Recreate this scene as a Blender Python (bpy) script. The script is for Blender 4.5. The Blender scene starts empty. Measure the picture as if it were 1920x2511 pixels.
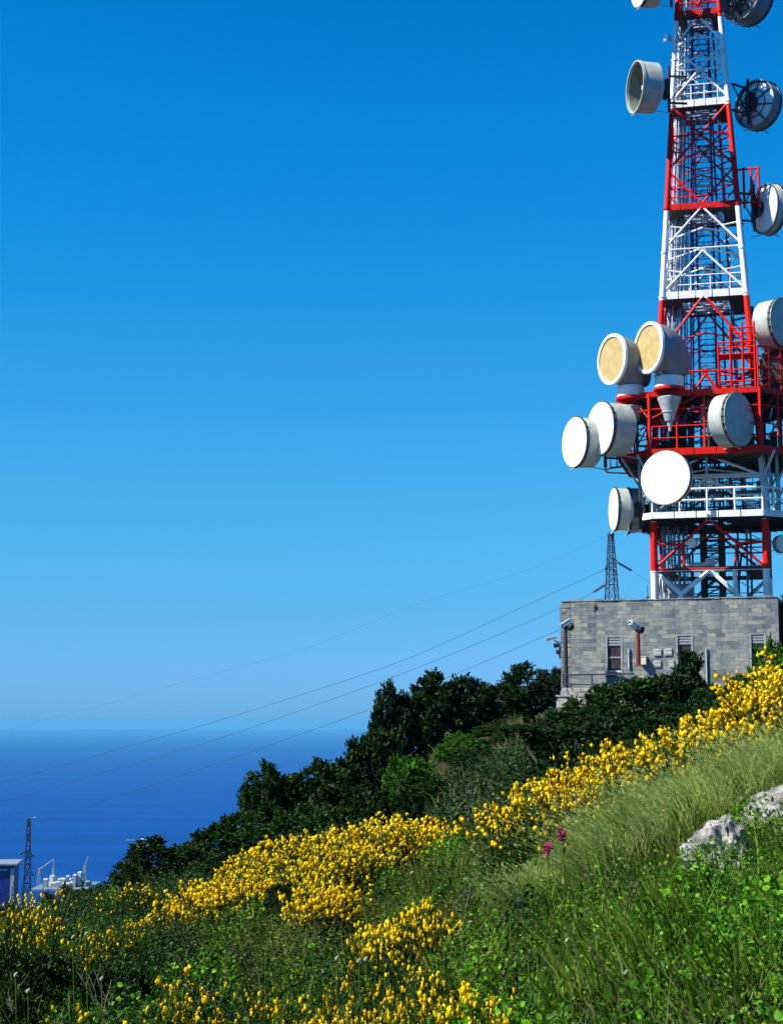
import bpy, math, random
import numpy as np
from mathutils import Vector, Matrix

random.seed(7)
RNG = np.random.default_rng(11)
R = math.radians
SC = bpy.context.scene
COL = SC.collection

# ------------------------------------------------------------------ camera
F_PX, CX, CY, HOR = 4060.0, 960.0, 1255.5, 1770.0
PITCH = math.atan((HOR - CY) / F_PX)
EYE = np.array([0.0, 0.0, 1.7])
cam = bpy.data.cameras.new('camera')
cam.sensor_fit = 'VERTICAL'
cam.sensor_height = 24.0
cam.lens = 24.0 * F_PX / 2511.0
cam.clip_start, cam.clip_end = 0.1, 200000.0
cam_o = bpy.data.objects.new('camera', cam)
COL.objects.link(cam_o)
cam_o.location = EYE
cam_o.rotation_euler = (R(90) + PITCH, 0, 0)
SC.camera = cam_o

# ------------------------------------------------------------------ sky + sun
SUN_AZ, SUN_EL = R(71), R(46)          # azimuth measured to the left of straight behind the camera
SUN_DIR = Vector((-math.sin(SUN_AZ) * math.cos(SUN_EL), -math.cos(SUN_AZ) * math.cos(SUN_EL), math.sin(SUN_EL)))
world = bpy.data.worlds.new('World')
SC.world = world
world.use_nodes = True
wt = world.node_tree
wt.nodes.clear()
w_out = wt.nodes.new('ShaderNodeOutputWorld')
w_bg = wt.nodes.new('ShaderNodeBackground')
w_sky = wt.nodes.new('ShaderNodeTexSky')
w_sky.sky_type = 'NISHITA'
w_sky.sun_disc = False
w_sky.sun_elevation = SUN_EL
w_sky.sun_rotation = math.atan2(SUN_DIR.x, SUN_DIR.y)
w_sky.altitude = 300
w_sky.air_density = 1.0
w_sky.dust_density = 0.4
w_sky.ozone_density = 2.5
w_tc = wt.nodes.new('ShaderNodeTexCoord')
w_sep = wt.nodes.new('ShaderNodeSeparateXYZ')
w_rmp = wt.nodes.new('ShaderNodeValToRGB')
w_mul = wt.nodes.new('ShaderNodeMix')
w_mul.data_type = 'RGBA'
w_mul.blend_type = 'MULTIPLY'
w_mul.inputs[0].default_value = 1.0
# deep clean Mediterranean blue: the air's own colour by height above the horizon
for i, (p, c) in enumerate([(0.0, (.185, .485, 1.09)), (.03, (.188, .485, 1.06)), (.064, (.166, .50, .87)), (.136, (.144, .61, .88)), (.207, (.087, .64, .95)), (.276, (.035, .635, 1.03)), (.342, (.014, .625, 1.07)), (.41, (.005, .60, 1.06)), (.75, (.003, .34, .75))]):
    e = w_rmp.color_ramp.elements[i] if i < 2 else w_rmp.color_ramp.elements.new(p)
    e.position = p
    e.color = (*c, 1)
wt.links.new(w_tc.outputs['Generated'], w_sep.inputs[0])
wt.links.new(w_sep.outputs['Z'], w_rmp.inputs[0])
wt.links.new(w_sky.outputs[0], w_mul.inputs[6])
wt.links.new(w_rmp.outputs[0], w_mul.inputs[7])
wt.links.new(w_mul.outputs[2], w_bg.inputs[0])
w_bg.inputs[1].default_value = 0.089
wt.links.new(w_bg.outputs[0], w_out.inputs[0])

sun = bpy.data.lights.new('sun', 'SUN')
sun.energy = 5.0
sun.angle = R(0.5)
sun.color = (1.0, 0.95, 0.86)
sun_o = bpy.data.objects.new('sun', sun)
COL.objects.link(sun_o)
sun_o.location = (-40, -20, 60)
sun_o.rotation_euler = SUN_DIR.to_track_quat('Z', 'Y').to_euler()

SC.view_settings.view_transform = 'Standard'
SC.view_settings.look = 'None'
SC.view_settings.exposure = 0.9
SC.view_settings.gamma = 1.0

# ------------------------------------------------------------------ layout helpers
_fw = np.array([0, math.cos(PITCH), math.sin(PITCH)])
_up = np.array([0, -math.sin(PITCH), math.cos(PITCH)])
_rt = np.array([1.0, 0, 0])


def ray(px, py):
    return _rt * (px - CX) / F_PX + _up * (CY - py) / F_PX + _fw


def at(px, py, d):
    """the point that stands d metres ahead (world y = d) in the direction of a photo pixel"""
    v = ray(px, py)
    return EYE + v * (d / v[1])


def smooth(e0, e1, x):
    t = np.clip((np.asarray(x, float) - e0) / (e1 - e0), 0, 1)
    return t * t * (3 - 2 * t)


# ------------------------------------------------------------------ object helpers
def tag(o, label=None, cat=None, group=None, kind=None):
    if label: o['label'] = label
    if cat: o['category'] = cat
    if group: o['group'] = group
    if kind: o['kind'] = kind
    return o


def thing(name, label, cat, loc=(0, 0, 0), rz=0.0, group=None):
    o = bpy.data.objects.new(name, None)
    COL.objects.link(o)
    o.empty_display_size = 0.3
    o.location = loc
    o.rotation_euler = (0, 0, rz)
    return tag(o, label, cat, group)


def link(name, me, parent=None):
    o = bpy.data.objects.new(name, me)
    COL.objects.link(o)
    if parent is not None:
        o.parent = parent
    return o


def np_mesh(name, V, faces, mats, midx=None, smooth_=False):
    """V (N,3); faces = list of (M,k) index arrays; midx = list of per-face material indices"""
    me = bpy.data.meshes.new(name)
    V = np.asarray(V, np.float32)
    me.vertices.add(len(V))
    me.vertices.foreach_set('co', V.ravel())
    faces = [np.asarray(f, np.int32) for f in faces if len(f)]
    tot = np.concatenate([np.full(len(f), f.shape[1], np.int32) for f in faces])
    idx = np.concatenate([f.ravel() for f in faces])
    me.loops.add(len(idx))
    me.loops.foreach_set('vertex_index', idx)
    me.polygons.add(len(tot))
    st = np.zeros(len(tot), np.int32)
    st[1:] = np.cumsum(tot)[:-1]
    me.polygons.foreach_set('loop_start', st)
    me.polygons.foreach_set('loop_total', tot)
    if midx is not None:
        me.polygons.foreach_set('material_index', np.concatenate([np.asarray(m, np.int32) for m in midx]))
    if smooth_:
        me.polygons.foreach_set('use_smooth', np.ones(len(tot), bool))
    for m in mats:
        me.materials.append(m)
    me.update(calc_edges=True)
    return me


class MB:
    def __init__(s):
        s.v = []; s.f = []; s.m = []

    def add(s, vs, fs, mi=0):
        b = len(s.v)
        s.v += [tuple(map(float, p)) for p in vs]
        s.f += [tuple(i + b for i in f) for f in fs]
        s.m += [mi] * len(fs)
        return s

    def box(s, c, size, X=(1, 0, 0), Y=(0, 1, 0), Z=(0, 0, 1), mi=0):
        c = Vector(c); X = Vector(X).normalized() * size[0] / 2; Y = Vector(Y).normalized() * size[1] / 2; Z = Vector(Z).normalized() * size[2] / 2
        vs = [c + X * a + Y * b + Z * d for d in (-1, 1) for b in (-1, 1) for a in (-1, 1)]
        return s.add(vs, [(0, 2, 3, 1), (4, 5, 7, 6), (0, 1, 5, 4), (2, 6, 7, 3), (0, 4, 6, 2), (1, 3, 7, 5)], mi)

    def bx(s, lo, hi, mi=0):
        return s.box([(a + b) / 2 for a, b in zip(lo, hi)], [abs(b - a) for a, b in zip(lo, hi)], mi=mi)

    def tube(s, p, q, r, r2=None, n=6, cap=True, mi=0):
        p = Vector(p); q = Vector(q)
        r2 = r if r2 is None else r2
        d = (q - p)
        if d.length < 1e-6: return s
        d.normalize()
        a = d.orthogonal().normalized(); b = d.cross(a)
        vs = []
        for (c, rr) in ((p, r), (q, r2)):
            for i in range(n):
                t = 2 * math.pi * i / n
                vs.append(c + (a * math.cos(t) + b * math.sin(t)) * rr)
        fs = [(i, (i + 1) % n, n + (i + 1) % n, n + i) for i in range(n)]
        if cap: fs += [tuple(range(n - 1, -1, -1)), tuple(range(n, 2 * n))]
        return s.add(vs, fs, mi)

    def bar(s, p, q, w, h=None, mi=0, up=(0, 0, 1)):
        p = Vector(p); q = Vector(q); d = q - p
        L = d.length
        if L < 1e-6: return s
        h = w if h is None else h
        d.normalize(); u = Vector(up)
        if abs(d.dot(u)) > .98: u = Vector((0, 1, 0))
        y = u.cross(d).normalized(); z = d.cross(y)
        return s.box((p + q) / 2, (L, w, h), d, y, z, mi)

    def path(s, pts, r, n=5, mi=0):
        P = [Vector(p) for p in pts]
        rr = r if isinstance(r, (list, tuple)) else [r] * len(P)
        vs = []; fs = []
        a = None
        for i, p in enumerate(P):
            d = (P[min(i + 1, len(P) - 1)] - P[max(i - 1, 0)]).normalized()
            if a is None: a = d.orthogonal().normalized()
            a = (a - d * a.dot(d)).normalized(); b = d.cross(a)
            for k in range(n):
                t = 2 * math.pi * k / n
                vs.append(p + (a * math.cos(t) + b * math.sin(t)) * rr[i])
        for i in range(len(P) - 1):
            for k in range(n):
                fs.append((i * n + k, i * n + (k + 1) % n, (i + 1) * n + (k + 1) % n, (i + 1) * n + k))
        fs += [tuple(range(n - 1, -1, -1)), tuple(range((len(P) - 1) * n, len(P) * n))]
        return s.add(vs, fs, mi)

    def loft(s, rings, close=True, mi=0, cap0=False, cap1=False):
        n = len(rings[0]); vs = [p for r in rings for p in r]; fs = []
        for i in range(len(rings) - 1):
            for k in range(n if close else n - 1):
                fs.append((i * n + k, i * n + (k + 1) % n, (i + 1) * n + (k + 1) % n, (i + 1) * n + k))
        if cap0: fs.append(tuple(range(n - 1, -1, -1)))
        if cap1: fs.append(tuple(range((len(rings) - 1) * n, len(rings) * n)))
        return s.add(vs, fs, mi)

    def lathe(s, prof, o=(0, 0, 0), axis=(1, 0, 0), n=48, mi=0, cap0=False, cap1=False):
        """profile of (x along axis, radius)"""
        o = Vector(o); d = Vector(axis).normalized(); a = d.orthogonal().normalized(); b = d.cross(a)
        rings = [[o + d * x + (a * math.cos(2 * math.pi * k / n) + b * math.sin(2 * math.pi * k / n)) * r for k in range(n)] for x, r in prof]
        return s.loft(rings, True, mi, cap0, cap1)

    def mesh(s, name, mats, smooth_=False):
        me = bpy.data.meshes.new(name)
        me.from_pydata(s.v, [], s.f)
        if not isinstance(mats, (list, tuple)): mats = [mats]
        for m in mats: me.materials.append(m)
        if len(mats) > 1: me.polygons.foreach_set('material_index', s.m)
        if smooth_:
            me.polygons.foreach_set('use_smooth', [True] * len(me.polygons))
            try: me.set_sharp_from_angle(angle=R(38))
            except Exception: pass
        me.update()
        return me

    def build(s, name, mats, parent=None, smooth_=False):
        return link(name, s.mesh(name, mats, smooth_), parent)


# ------------------------------------------------------------------ materials
def new_mat(name):
    m = bpy.data.materials.new(name)
    m.use_nodes = True
    nt = m.node_tree
    return m, nt, nt.nodes['Principled BSDF']


def N(nt, typ, **kw):
    n = nt.nodes.new(typ)
    for k, v in kw.items(): setattr(n, k, v)
    return n


def ramp(nt, stops, interp='LINEAR'):
    n = nt.nodes.new('ShaderNodeValToRGB')
    n.color_ramp.interpolation = interp
    for i, (p, c) in enumerate(stops):
        e = n.color_ramp.elements[i] if i < 2 else n.color_ramp.elements.new(p)
        e.position = p
        e.color = (*c, 1) if len(c) == 3 else c
    return n


def noisy(name, c1, c2, scale=3.0, rough=.6, metal=0.0, bump=0.0, detail=6, spec=.4, lo=.35, hi=.65):
    m, nt, b = new_mat(name)
    tc = N(nt, 'ShaderNodeTexCoord'); nz = N(nt, 'ShaderNodeTexNoise')
    nz.inputs['Scale'].default_value = scale; nz.inputs['Detail'].default_value = detail
    rp = ramp(nt, [(lo, c1), (hi, c2)])
    nt.links.new(tc.outputs['Object'], nz.inputs['Vector'])
    nt.links.new(nz.outputs[0], rp.inputs[0])
    nt.links.new(rp.outputs[0], b.inputs['Base Color'])
    b.inputs['Roughness'].default_value = rough
    b.inputs['Metallic'].default_value = metal
    b.inputs['Specular IOR Level'].default_value = spec
    if bump:
        bp = N(nt, 'ShaderNodeBump'); bp.inputs['Strength'].default_value = bump
        nt.links.new(nz.outputs[0], bp.inputs['Height']); nt.links.new(bp.outputs[0], b.inputs['Normal'])
    return m


def leafy(name, stops, trans=.35, rough=.55, spec=.2):
    """foliage: colour varies leaf by leaf; light passes through"""
    m, nt, b = new_mat(name)
    g = N(nt, 'ShaderNodeNewGeometry')
    tc = N(nt, 'ShaderNodeTexCoord'); nz = N(nt, 'ShaderNodeTexNoise')
    nz.inputs['Scale'].default_value = 2.2; nz.inputs['Detail'].default_value = 2
    nt.links.new(g.outputs['Position'], nz.inputs['Vector'])
    ad = N(nt, 'ShaderNodeMath', operation='ADD'); mu = N(nt, 'ShaderNodeMath', operation='MULTIPLY'); mu.inputs[1].default_value = .55
    m2 = N(nt, 'ShaderNodeMath', operation='MULTIPLY'); m2.inputs[1].default_value = .55
    nt.links.new(g.outputs['Random Per Island'], mu.inputs[0]); nt.links.new(nz.outputs[0], m2.inputs[0])
    nt.links.new(mu.outputs[0], ad.inputs[0]); nt.links.new(m2.outputs[0], ad.inputs[1])
    rp = ramp(nt, stops)
    nt.links.new(ad.outputs[0], rp.inputs[0]); nt.links.new(rp.outputs[0], b.inputs['Base Color'])
    b.inputs['Roughness'].default_value = rough
    b.inputs['Specular IOR Level'].default_value = spec
    tr = N(nt, 'ShaderNodeBsdfTranslucent'); mx = N(nt, 'ShaderNodeMixShader'); mx.inputs[0].default_value = trans
    nt.links.new(rp.outputs[0], tr.inputs[0])
    nt.links.new(b.outputs[0], mx.inputs[1]); nt.links.new(tr.outputs[0], mx.inputs[2])
    nt.links.new(mx.outputs[0], nt.nodes['Material Output'].inputs[0])
    return m


M = {}
M['white'] = noisy('white_enamel', (.70, .70, .68), (.80, .80, .78), 4, .42)
M['offwhite'] = noisy('weathered_fibreglass', (.30, .33, .29), (.42, .44, .39), 2.2, .6)
M['greywhite'] = noisy('grey_paint_and_shaded_white', (.30, .33, .34), (.42, .45, .46), 3, .5)
M['tan'] = noisy('tan_membrane', (.36, .26, .09), (.47, .36, .15), 2.6, .75, lo=.3, hi=.7)
M['dark'] = noisy('dark_metal_and_shade', (.012, .013, .014), (.035, .035, .034), 6, .7)  # near black: shade under the decks and inside the mast put into the colour
M['olive'] = noisy('olive_grating', (.045, .045, .03), (.10, .095, .065), 5, .8)
M['shaded_lining'] = noisy('shade_green_lining', (.10, .125, .10), (.15, .175, .14), 2, .8)  # dark green tone paints in the shade inside the open drum
M['horn_grey'] = noisy('shade_grey_fibreglass', (.13, .16, .18), (.19, .22, .245), 1.6, .5)  # slate for paler fibreglass: shade on horns and dish backs put into the colour
M['blind'] = noisy('pale_blind_slat', (.42, .42, .44), (.55, .55, .56), 6, .6)
M['steel'] = noisy('galvanised_steel', (.20, .22, .25), (.32, .34, .37), 5, .5, .3)
M['pylon'] = noisy('weathered_blue_grey_steel', (.035, .05, .085), (.06, .08, .12), 5, .6)
M['shade_navy'] = noisy('shade_blue_steel', (.014, .014, .10), (.035, .03, .17), 5, .5)  # red steel in shade looks navy; that shade is put into the colour
M['black'] = noisy('black_rubber_cable', (.01, .01, .012), (.02, .02, .022), 8, .6)
M['cable'] = noisy('pale_waveguide', (.20, .24, .32), (.42, .46, .52), 4, .5)
M['redpaint'] = noisy('red_paint', (.56, .007, .0015), (.66, .012, .002), 5, .5, spec=.2)


def banded():
    """aviation paint: red and white bands by height on the mast"""
    m, nt, b = new_mat('banded_aviation_paint')
    tc = N(nt, 'ShaderNodeTexCoord'); sp = N(nt, 'ShaderNodeSeparateXYZ')
    nt.links.new(tc.outputs['Object'], sp.inputs[0])
    wht, red = (.78, .78, .76), (.62, .007, .0015)
    prev = None
    for z, c in BANDS:                                      # white at the foot; each boundary switches the paint
        g = N(nt, 'ShaderNodeMath', operation='GREATER_THAN'); g.inputs[1].default_value = z
        nt.links.new(sp.outputs['Z'], g.inputs[0])
        a = N(nt, 'ShaderNodeMath', operation='ADD' if c else 'SUBTRACT')
        if prev is None: a.inputs[0].default_value = 1.0
        else: nt.links.new(prev, a.inputs[0])
        nt.links.new(g.outputs[0], a.inputs[1]); prev = a.outputs[0]
    rp = N(nt, 'ShaderNodeMix', data_type='RGBA'); rp.inputs[6].default_value = (*red, 1); rp.inputs[7].default_value = (*wht, 1)
    nt.links.new(prev, rp.inputs[0])
    nz = N(nt, 'ShaderNodeTexNoise'); nz.inputs['Scale'].default_value = 2.5; nz.inputs['Detail'].default_value = 8
    nt.links.new(tc.outputs['Object'], nz.inputs['Vector'])
    r2 = ramp(nt, [(.3, (.80, .76, .70)), (.55, (1, 1, 1))]); nt.links.new(nz.outputs[0], r2.inputs[0])
    mx = N(nt, 'ShaderNodeMix', data_type='RGBA', blend_type='MULTIPLY'); mx.inputs[0].default_value = 1
    nt.links.new(rp.outputs[2], mx.inputs[6]); nt.links.new(r2.outputs[0], mx.inputs[7])
    nt.links.new(mx.outputs[2], b.inputs['Base Color']); b.inputs['Roughness'].default_value = .55; b.inputs['Specular IOR Level'].default_value = .2
    return m


def stone_wall():
    m, nt, b = new_mat('grey_stone_blocks')
    tc = N(nt, 'ShaderNodeTexCoord'); sp = N(nt, 'ShaderNodeSeparateXYZ'); cb = N(nt, 'ShaderNodeCombineXYZ')
    ad = N(nt, 'ShaderNodeMath', operation='ADD')
    nt.links.new(tc.outputs['Object'], sp.inputs[0])
    nt.links.new(sp.outputs[0], ad.inputs[0]); nt.links.new(sp.outputs[1], ad.inputs[1])
    nt.links.new(ad.outputs[0], cb.inputs[0]); nt.links.new(sp.outputs[2], cb.inputs[1])
    nzw = N(nt, 'ShaderNodeTexNoise'); nzw.inputs['Scale'].default_value = 1.6
    nt.links.new(cb.outputs[0], nzw.inputs['Vector'])
    mxv = N(nt, 'ShaderNodeMix', data_type='RGBA', blend_type='LINEAR_LIGHT'); mxv.inputs[0].default_value = .035
    nt.links.new(cb.outputs[0], mxv.inputs[6]); nt.links.new(nzw.outputs[1], mxv.inputs[7])
    cols = []
    for k, (c1, c2) in enumerate([((.185, .20, .20), (.28, .285, .27)), ((.115, .14, .155), (.40, .37, .30))]):
        br = N(nt, 'ShaderNodeTexBrick'); br.offset = .5
        br.inputs['Scale'].default_value = 1.0
        br.inputs['Brick Width'].default_value = .42 if k == 0 else .42
        br.inputs['Row Height'].default_value = .19
        br.inputs['Mortar Size'].default_value = .010
        br.inputs['Mortar Smooth'].default_value = .5
        br.inputs['Bias'].default_value = -.2 if k else 0
        br.inputs['Color1'].default_value = (*c1, 1); br.inputs['Color2'].default_value = (*c2, 1); br.inputs['Mortar'].default_value = (.12, .13, .13, 1)
        nt.links.new(mxv.outputs[2], br.inputs['Vector'])
        cols.append(br)
    nz = N(nt, 'ShaderNodeTexNoise'); nz.inputs['Scale'].default_value = .9; nz.inputs['Detail'].default_value = 4
    nt.links.new(cb.outputs[0], nz.inputs['Vector'])
    rp = ramp(nt, [(.34, (0, 0, 0)), (.56, (1, 1, 1))]); nt.links.new(nz.outputs[0], rp.inputs[0])
    mx = N(nt, 'ShaderNodeMix', data_type='RGBA'); nt.links.new(rp.outputs[0], mx.inputs[0])
    nt.links.new(cols[0].outputs[0], mx.inputs[6]); nt.links.new(cols[1].outputs[0], mx.inputs[7])
    nz3 = N(nt, 'ShaderNodeTexNoise'); nz3.inputs['Scale'].default_value = 9; nz3.inputs['Detail'].default_value = 8
    nt.links.new(cb.outputs[0], nz3.inputs['Vector'])
    r3 = ramp(nt, [(.3, (.74, .74, .76)), (.7, (1.12, 1.12, 1.08))]); nt.links.new(nz3.outputs[0], r3.inputs[0])
    m3 = N(nt, 'ShaderNodeMix', data_type='RGBA', blend_type='MULTIPLY'); m3.inputs[0].default_value = 1
    nt.links.new(mx.outputs[2], m3.inputs[6]); nt.links.new(r3.outputs[0], m3.inputs[7])
    mp = N(nt, 'ShaderNodeMapping'); mp.inputs['Scale'].default_value = (2.2, .28, 1)
    nt.links.new(cb.outputs[0], mp.inputs[0])
    n4 = N(nt, 'ShaderNodeTexNoise'); n4.inputs['Scale'].default_value = 1.3; n4.inputs['Detail'].default_value = 7
    nt.links.new(mp.outputs[0], n4.inputs['Vector'])
    r4 = ramp(nt, [(.34, (.70, .72, .75)), (.54, (1.02, 1.02, 1.0)), (.72, (1.10, 1.08, 1.0))]); nt.links.new(n4.outputs[0], r4.inputs[0])
    m4 = N(nt, 'ShaderNodeMix', data_type='RGBA', blend_type='MULTIPLY'); m4.inputs[0].default_value = 1
    nt.links.new(m3.outputs[2], m4.inputs[6]); nt.links.new(r4.outputs[0], m4.inputs[7])
    nt.links.new(m4.outputs[2], b.inputs['Base Color'])
    bp = N(nt, 'ShaderNodeBump'); bp.inputs['Strength'].default_value = .6; bp.inputs['Distance'].default_value = .02
    nt.links.new(nz3.outputs[0], bp.inputs['Height']); nt.links.new(bp.outputs[0], b.inputs['Normal'])
    b.inputs['Roughness'].default_value = .9
    return m


M['stone'] = stone_wall()
M['rubble'] = noisy('pale_rubble', (.22, .21, .18), (.42, .40, .35), 5, .9, bump=.5)
M['concrete'] = noisy('pale_concrete', (.36, .36, .35), (.50, .50, .48), 6, .9, bump=.2)
M['shutter'] = noisy('brown_shutter', (.045, .025, .03), (.085, .05, .055), 7, .7)
M['frame'] = noisy('pale_frame', (.20, .21, .205), (.30, .31, .30), 6, .7)
M['rustpole'] = noisy('rust_red_pole', (.10, .012, .008), (.20, .03, .015), 6, .7)
M['darkpole'] = noisy('dark_pole', (.016, .014, .018), (.035, .03, .035), 6, .6)
M['rust'] = noisy('rust_streak', (.16, .06, .03), (.28, .13, .07), 9, .9)
M['cream'] = noisy('cream_plastic', (.55, .52, .38), (.65, .62, .46), 4, .6)
M['glass'] = noisy('dark_glass', (.012, .014, .02), (.03, .03, .04), 3, .15)
M['rock'] = noisy('pale_limestone', (.085, .08, .07), (.31, .295, .28), 13, .95, bump=.9, detail=10, lo=.34, hi=.62)
M['soil'] = noisy('dark_soil_and_litter', (.014, .016, .007), (.05, .046, .02), 3, 1.0, bump=.6, detail=10)
M['bark'] = noisy('brown_bark', (.03, .024, .018), (.075, .06, .045), 9, .9, bump=.5)
M['twig'] = noisy('bleached_twig', (.085, .075, .048), (.17, .15, .10), 9, .9)
M['tree_dark'] = leafy('dark_evergreen_leaves', [(.2, (.003, .008, .002)), (.55, (.007, .022, .003)), (.80, (.020, .055, .005)), (.95, (.06, .13, .012))], .2)  # lighter leaf stops put sunlit flecks into the colour
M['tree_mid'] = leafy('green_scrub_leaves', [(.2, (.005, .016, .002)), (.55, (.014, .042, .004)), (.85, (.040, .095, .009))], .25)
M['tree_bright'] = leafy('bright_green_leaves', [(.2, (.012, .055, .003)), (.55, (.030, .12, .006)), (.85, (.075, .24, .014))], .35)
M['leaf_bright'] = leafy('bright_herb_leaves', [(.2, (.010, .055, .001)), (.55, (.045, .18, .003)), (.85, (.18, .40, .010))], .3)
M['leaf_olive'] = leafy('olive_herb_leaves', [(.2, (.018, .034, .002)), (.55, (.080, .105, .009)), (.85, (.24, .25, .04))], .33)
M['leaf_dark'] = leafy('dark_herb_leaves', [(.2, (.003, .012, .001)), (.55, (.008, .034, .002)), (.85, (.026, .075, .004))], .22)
M['grass_pale'] = leafy('pale_feathery_grass', [(.2, (.17, .30, .03)), (.5, (.38, .52, .10)), (.85, (.66, .66, .28))], .45)
M['grass_green'] = leafy('green_grass', [(.2, (.018, .065, .002)), (.55, (.068, .14, .007)), (.85, (.20, .24, .03))], .38)
M['grass_dry'] = leafy('dry_straw_grass', [(.2, (.05, .042, .014)), (.55, (.12, .098, .036)), (.85, (.27, .22, .10))], .3)
M['grass_tawny'] = leafy('tawny_dead_grass', [(.2, (.07, .035, .004)), (.55, (.20, .11, .012)), (.85, (.34, .22, .05))], .3)
M['stem'] = leafy('broom_stems', [(.2, (.006, .026, .002)), (.55, (.018, .055, .004)), (.85, (.055, .11, .008))], .1)
M['blossom'] = leafy('yellow_broom_petals', [(.12, (.45, .30, .002)), (.32, (.76, .50, .001)), (.6, (.88, .64, .003)), (.9, (.96, .80, .04))], .35, .5, .2)
M['magenta'] = leafy('magenta_petals', [(.2, (.32, .012, .09)), (.8, (.50, .03, .16))], .3)
M['bud'] = leafy('pale_buds', [(.2, (.22, .30, .19)), (.8, (.36, .43, .30))], .3)
M['gorse_green'] = M['tree_mid']


# ------------------------------------------------------------------ ground, sea, haze
SEA_Z = -250.0


def ground_z(x, y):
    x = np.asarray(x, float); y = np.asarray(y, float)
    z = np.where(x > 0, .42 * x, np.where(x > -3, .15 * x, -.45 + .42 * (x + 3)))
    z = .15 + z
    cap = 1.72 + .008 * y                                   # the levelled terrace round the building
    k = smooth(14, 24, y)
    soft = -np.log(np.exp(-np.clip(z, -30, 30) * 4) + np.exp(-cap * 4)) / 4
    z = z * (1 - k) + np.where(z < -3, z, soft) * k
    q = x / np.maximum(y, 1)
    hollow = smooth(16, 26, y) * (1 - smooth(58, 70, y) * smooth(.03, .08, q)) * (1 - smooth(.012, .026, q) * (1 - smooth(.076, .090, q)))
    z = z - 1.15 * hollow * smooth(-12, -3, x)
    z = z - .06 * np.maximum(0, y - 25) * smooth(-4, -9, x)
    z = z - .12 * np.maximum(0, y - 96) * smooth(96, 130, y)
    z = z - .22 * np.maximum(0, y - 420)
    z = z + .05 * np.sin(x * 1.7 + y * .6) * np.cos(y * .9 - x * .5) + .03 * np.sin(x * 4.1 + 1.3) * np.sin(y * 3.3)
    z = z - .5 * smooth(0, -4, y)
    return np.maximum(z, SEA_Z - 12)


def build_ground():
    ys = np.concatenate([np.linspace(-14, 4, 12), np.linspace(4.3, 22, 110), np.geomspace(22.6, 1700, 120)])
    ts = np.linspace(-1.5, 1.5, 150)
    X = ts[None, :] * (9 + .62 * np.maximum(ys, 0))[:, None]
    Y = np.repeat(ys[:, None], len(ts), 1)
    Z = ground_z(X, Y)
    V = np.stack([X, Y, Z], -1).reshape(-1, 3)
    n = len(ts); i = np.arange(len(ys) - 1)[:, None] * n + np.arange(n - 1)[None, :]
    Fq = np.stack([i, i + 1, i + n + 1, i + n], -1).reshape(-1, 4)
    me = np_mesh('hillside', V, [Fq], [M['soil']], smooth_=True)
    tag(link('hillside', me), 'dark soil of the hillside falling away towards the sea', 'ground', kind='structure')


def water_mat():
    m, nt, b = new_mat('deep_blue_sea')
    tc = N(nt, 'ShaderNodeNewGeometry')
    nz = N(nt, 'ShaderNodeTexNoise'); nz.inputs['Scale'].default_value = .004; nz.inputs['Detail'].default_value = 5
    mp = N(nt, 'ShaderNodeMapping'); mp.inputs['Scale'].default_value = (.25, 1, 1)
    nt.links.new(tc.outputs['Position'], mp.inputs[0]); nt.links.new(mp.outputs[0], nz.inputs['Vector'])
    rp = ramp(nt, [(.30, (.0001, .026, .155)), (.5, (.0001, .034, .185)), (.72, (.0002, .042, .215))])
    nt.links.new(nz.outputs[0], rp.inputs[0]); nt.links.new(rp.outputs[0], b.inputs['Base Color'])
    n2 = N(nt, 'ShaderNodeTexNoise'); n2.inputs['Scale'].default_value = .05; n2.inputs['Detail'].default_value = 6
    nt.links.new(tc.outputs['Position'], n2.inputs['Vector'])
    bp = N(nt, 'ShaderNodeBump'); bp.inputs['Strength'].default_value = .5; bp.inputs['Distance'].default_value = 4
    nt.links.new(n2.outputs[0], bp.inputs['Height']); nt.links.new(bp.outputs[0], b.inputs['Normal'])
    b.inputs['Roughness'].default_value = .6
    b.inputs['Specular IOR Level'].default_value = .02
    return m


def build_sea():
    n = 96; rs = [300, 900, 2000, 4000, 8000, 16000, 32000, 60000]
    V = []; Fq = []
    for r in rs:
        for k in range(n):
            t = 2 * math.pi * k / n; V.append((r * math.cos(t), r * math.sin(t), SEA_Z))
    for i in range(len(rs) - 1):
        for k in range(n): Fq.append((i * n + k, (i + 1) * n + k, (i + 1) * n + (k + 1) % n, i * n + (k + 1) % n))
    me = np_mesh('sea', np.array(V), [np.array(Fq)], [water_mat()])
    tag(link('sea', me), 'deep blue sea fading into the haze at the horizon', 'sea', kind='structure')


def build_haze():
    m = bpy.data.materials.new('sea_haze'); m.use_nodes = True
    nt = m.node_tree; nt.nodes.clear()
    out = nt.nodes.new('ShaderNodeOutputMaterial'); v = nt.nodes.new('ShaderNodeVolumePrincipled')
    v.inputs['Color'].default_value = (.135, .515, .86, 1)
    v.inputs['Density'].default_value = 4.1e-5
    v.inputs['Anisotropy'].default_value = 0.0
    nt.links.new(v.outputs[0], out.inputs['Volume'])
    b = MB(); b.bx((-61000, -61000, SEA_Z - 14), (61000, 61000, 52))
    o = b.build('haze', m)
    tag(o, 'thin pale sea haze lying over the whole view', 'haze', kind='stuff')


build_ground(); build_sea(); build_haze()

# ------------------------------------------------------------------ stone building
BA = R(17)
B_E1 = np.array([math.cos(BA), -math.sin(BA), 0]); B_E2 = np.array([math.sin(BA), math.cos(BA), 0])
B_O = at(1378, 1690, 80.0); B_O[2] = 2.6


def bu(px, py, v=0.0):
    """photo pixel -> (u, z) on the building plane v metres behind its front"""
    d = ray(px, py)
    t = ((B_O + B_E2 * v - EYE) @ B_E2) / (d @ B_E2)
    P = EYE + d * t - B_O
    return float(P @ B_E1), float(P[2])


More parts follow.
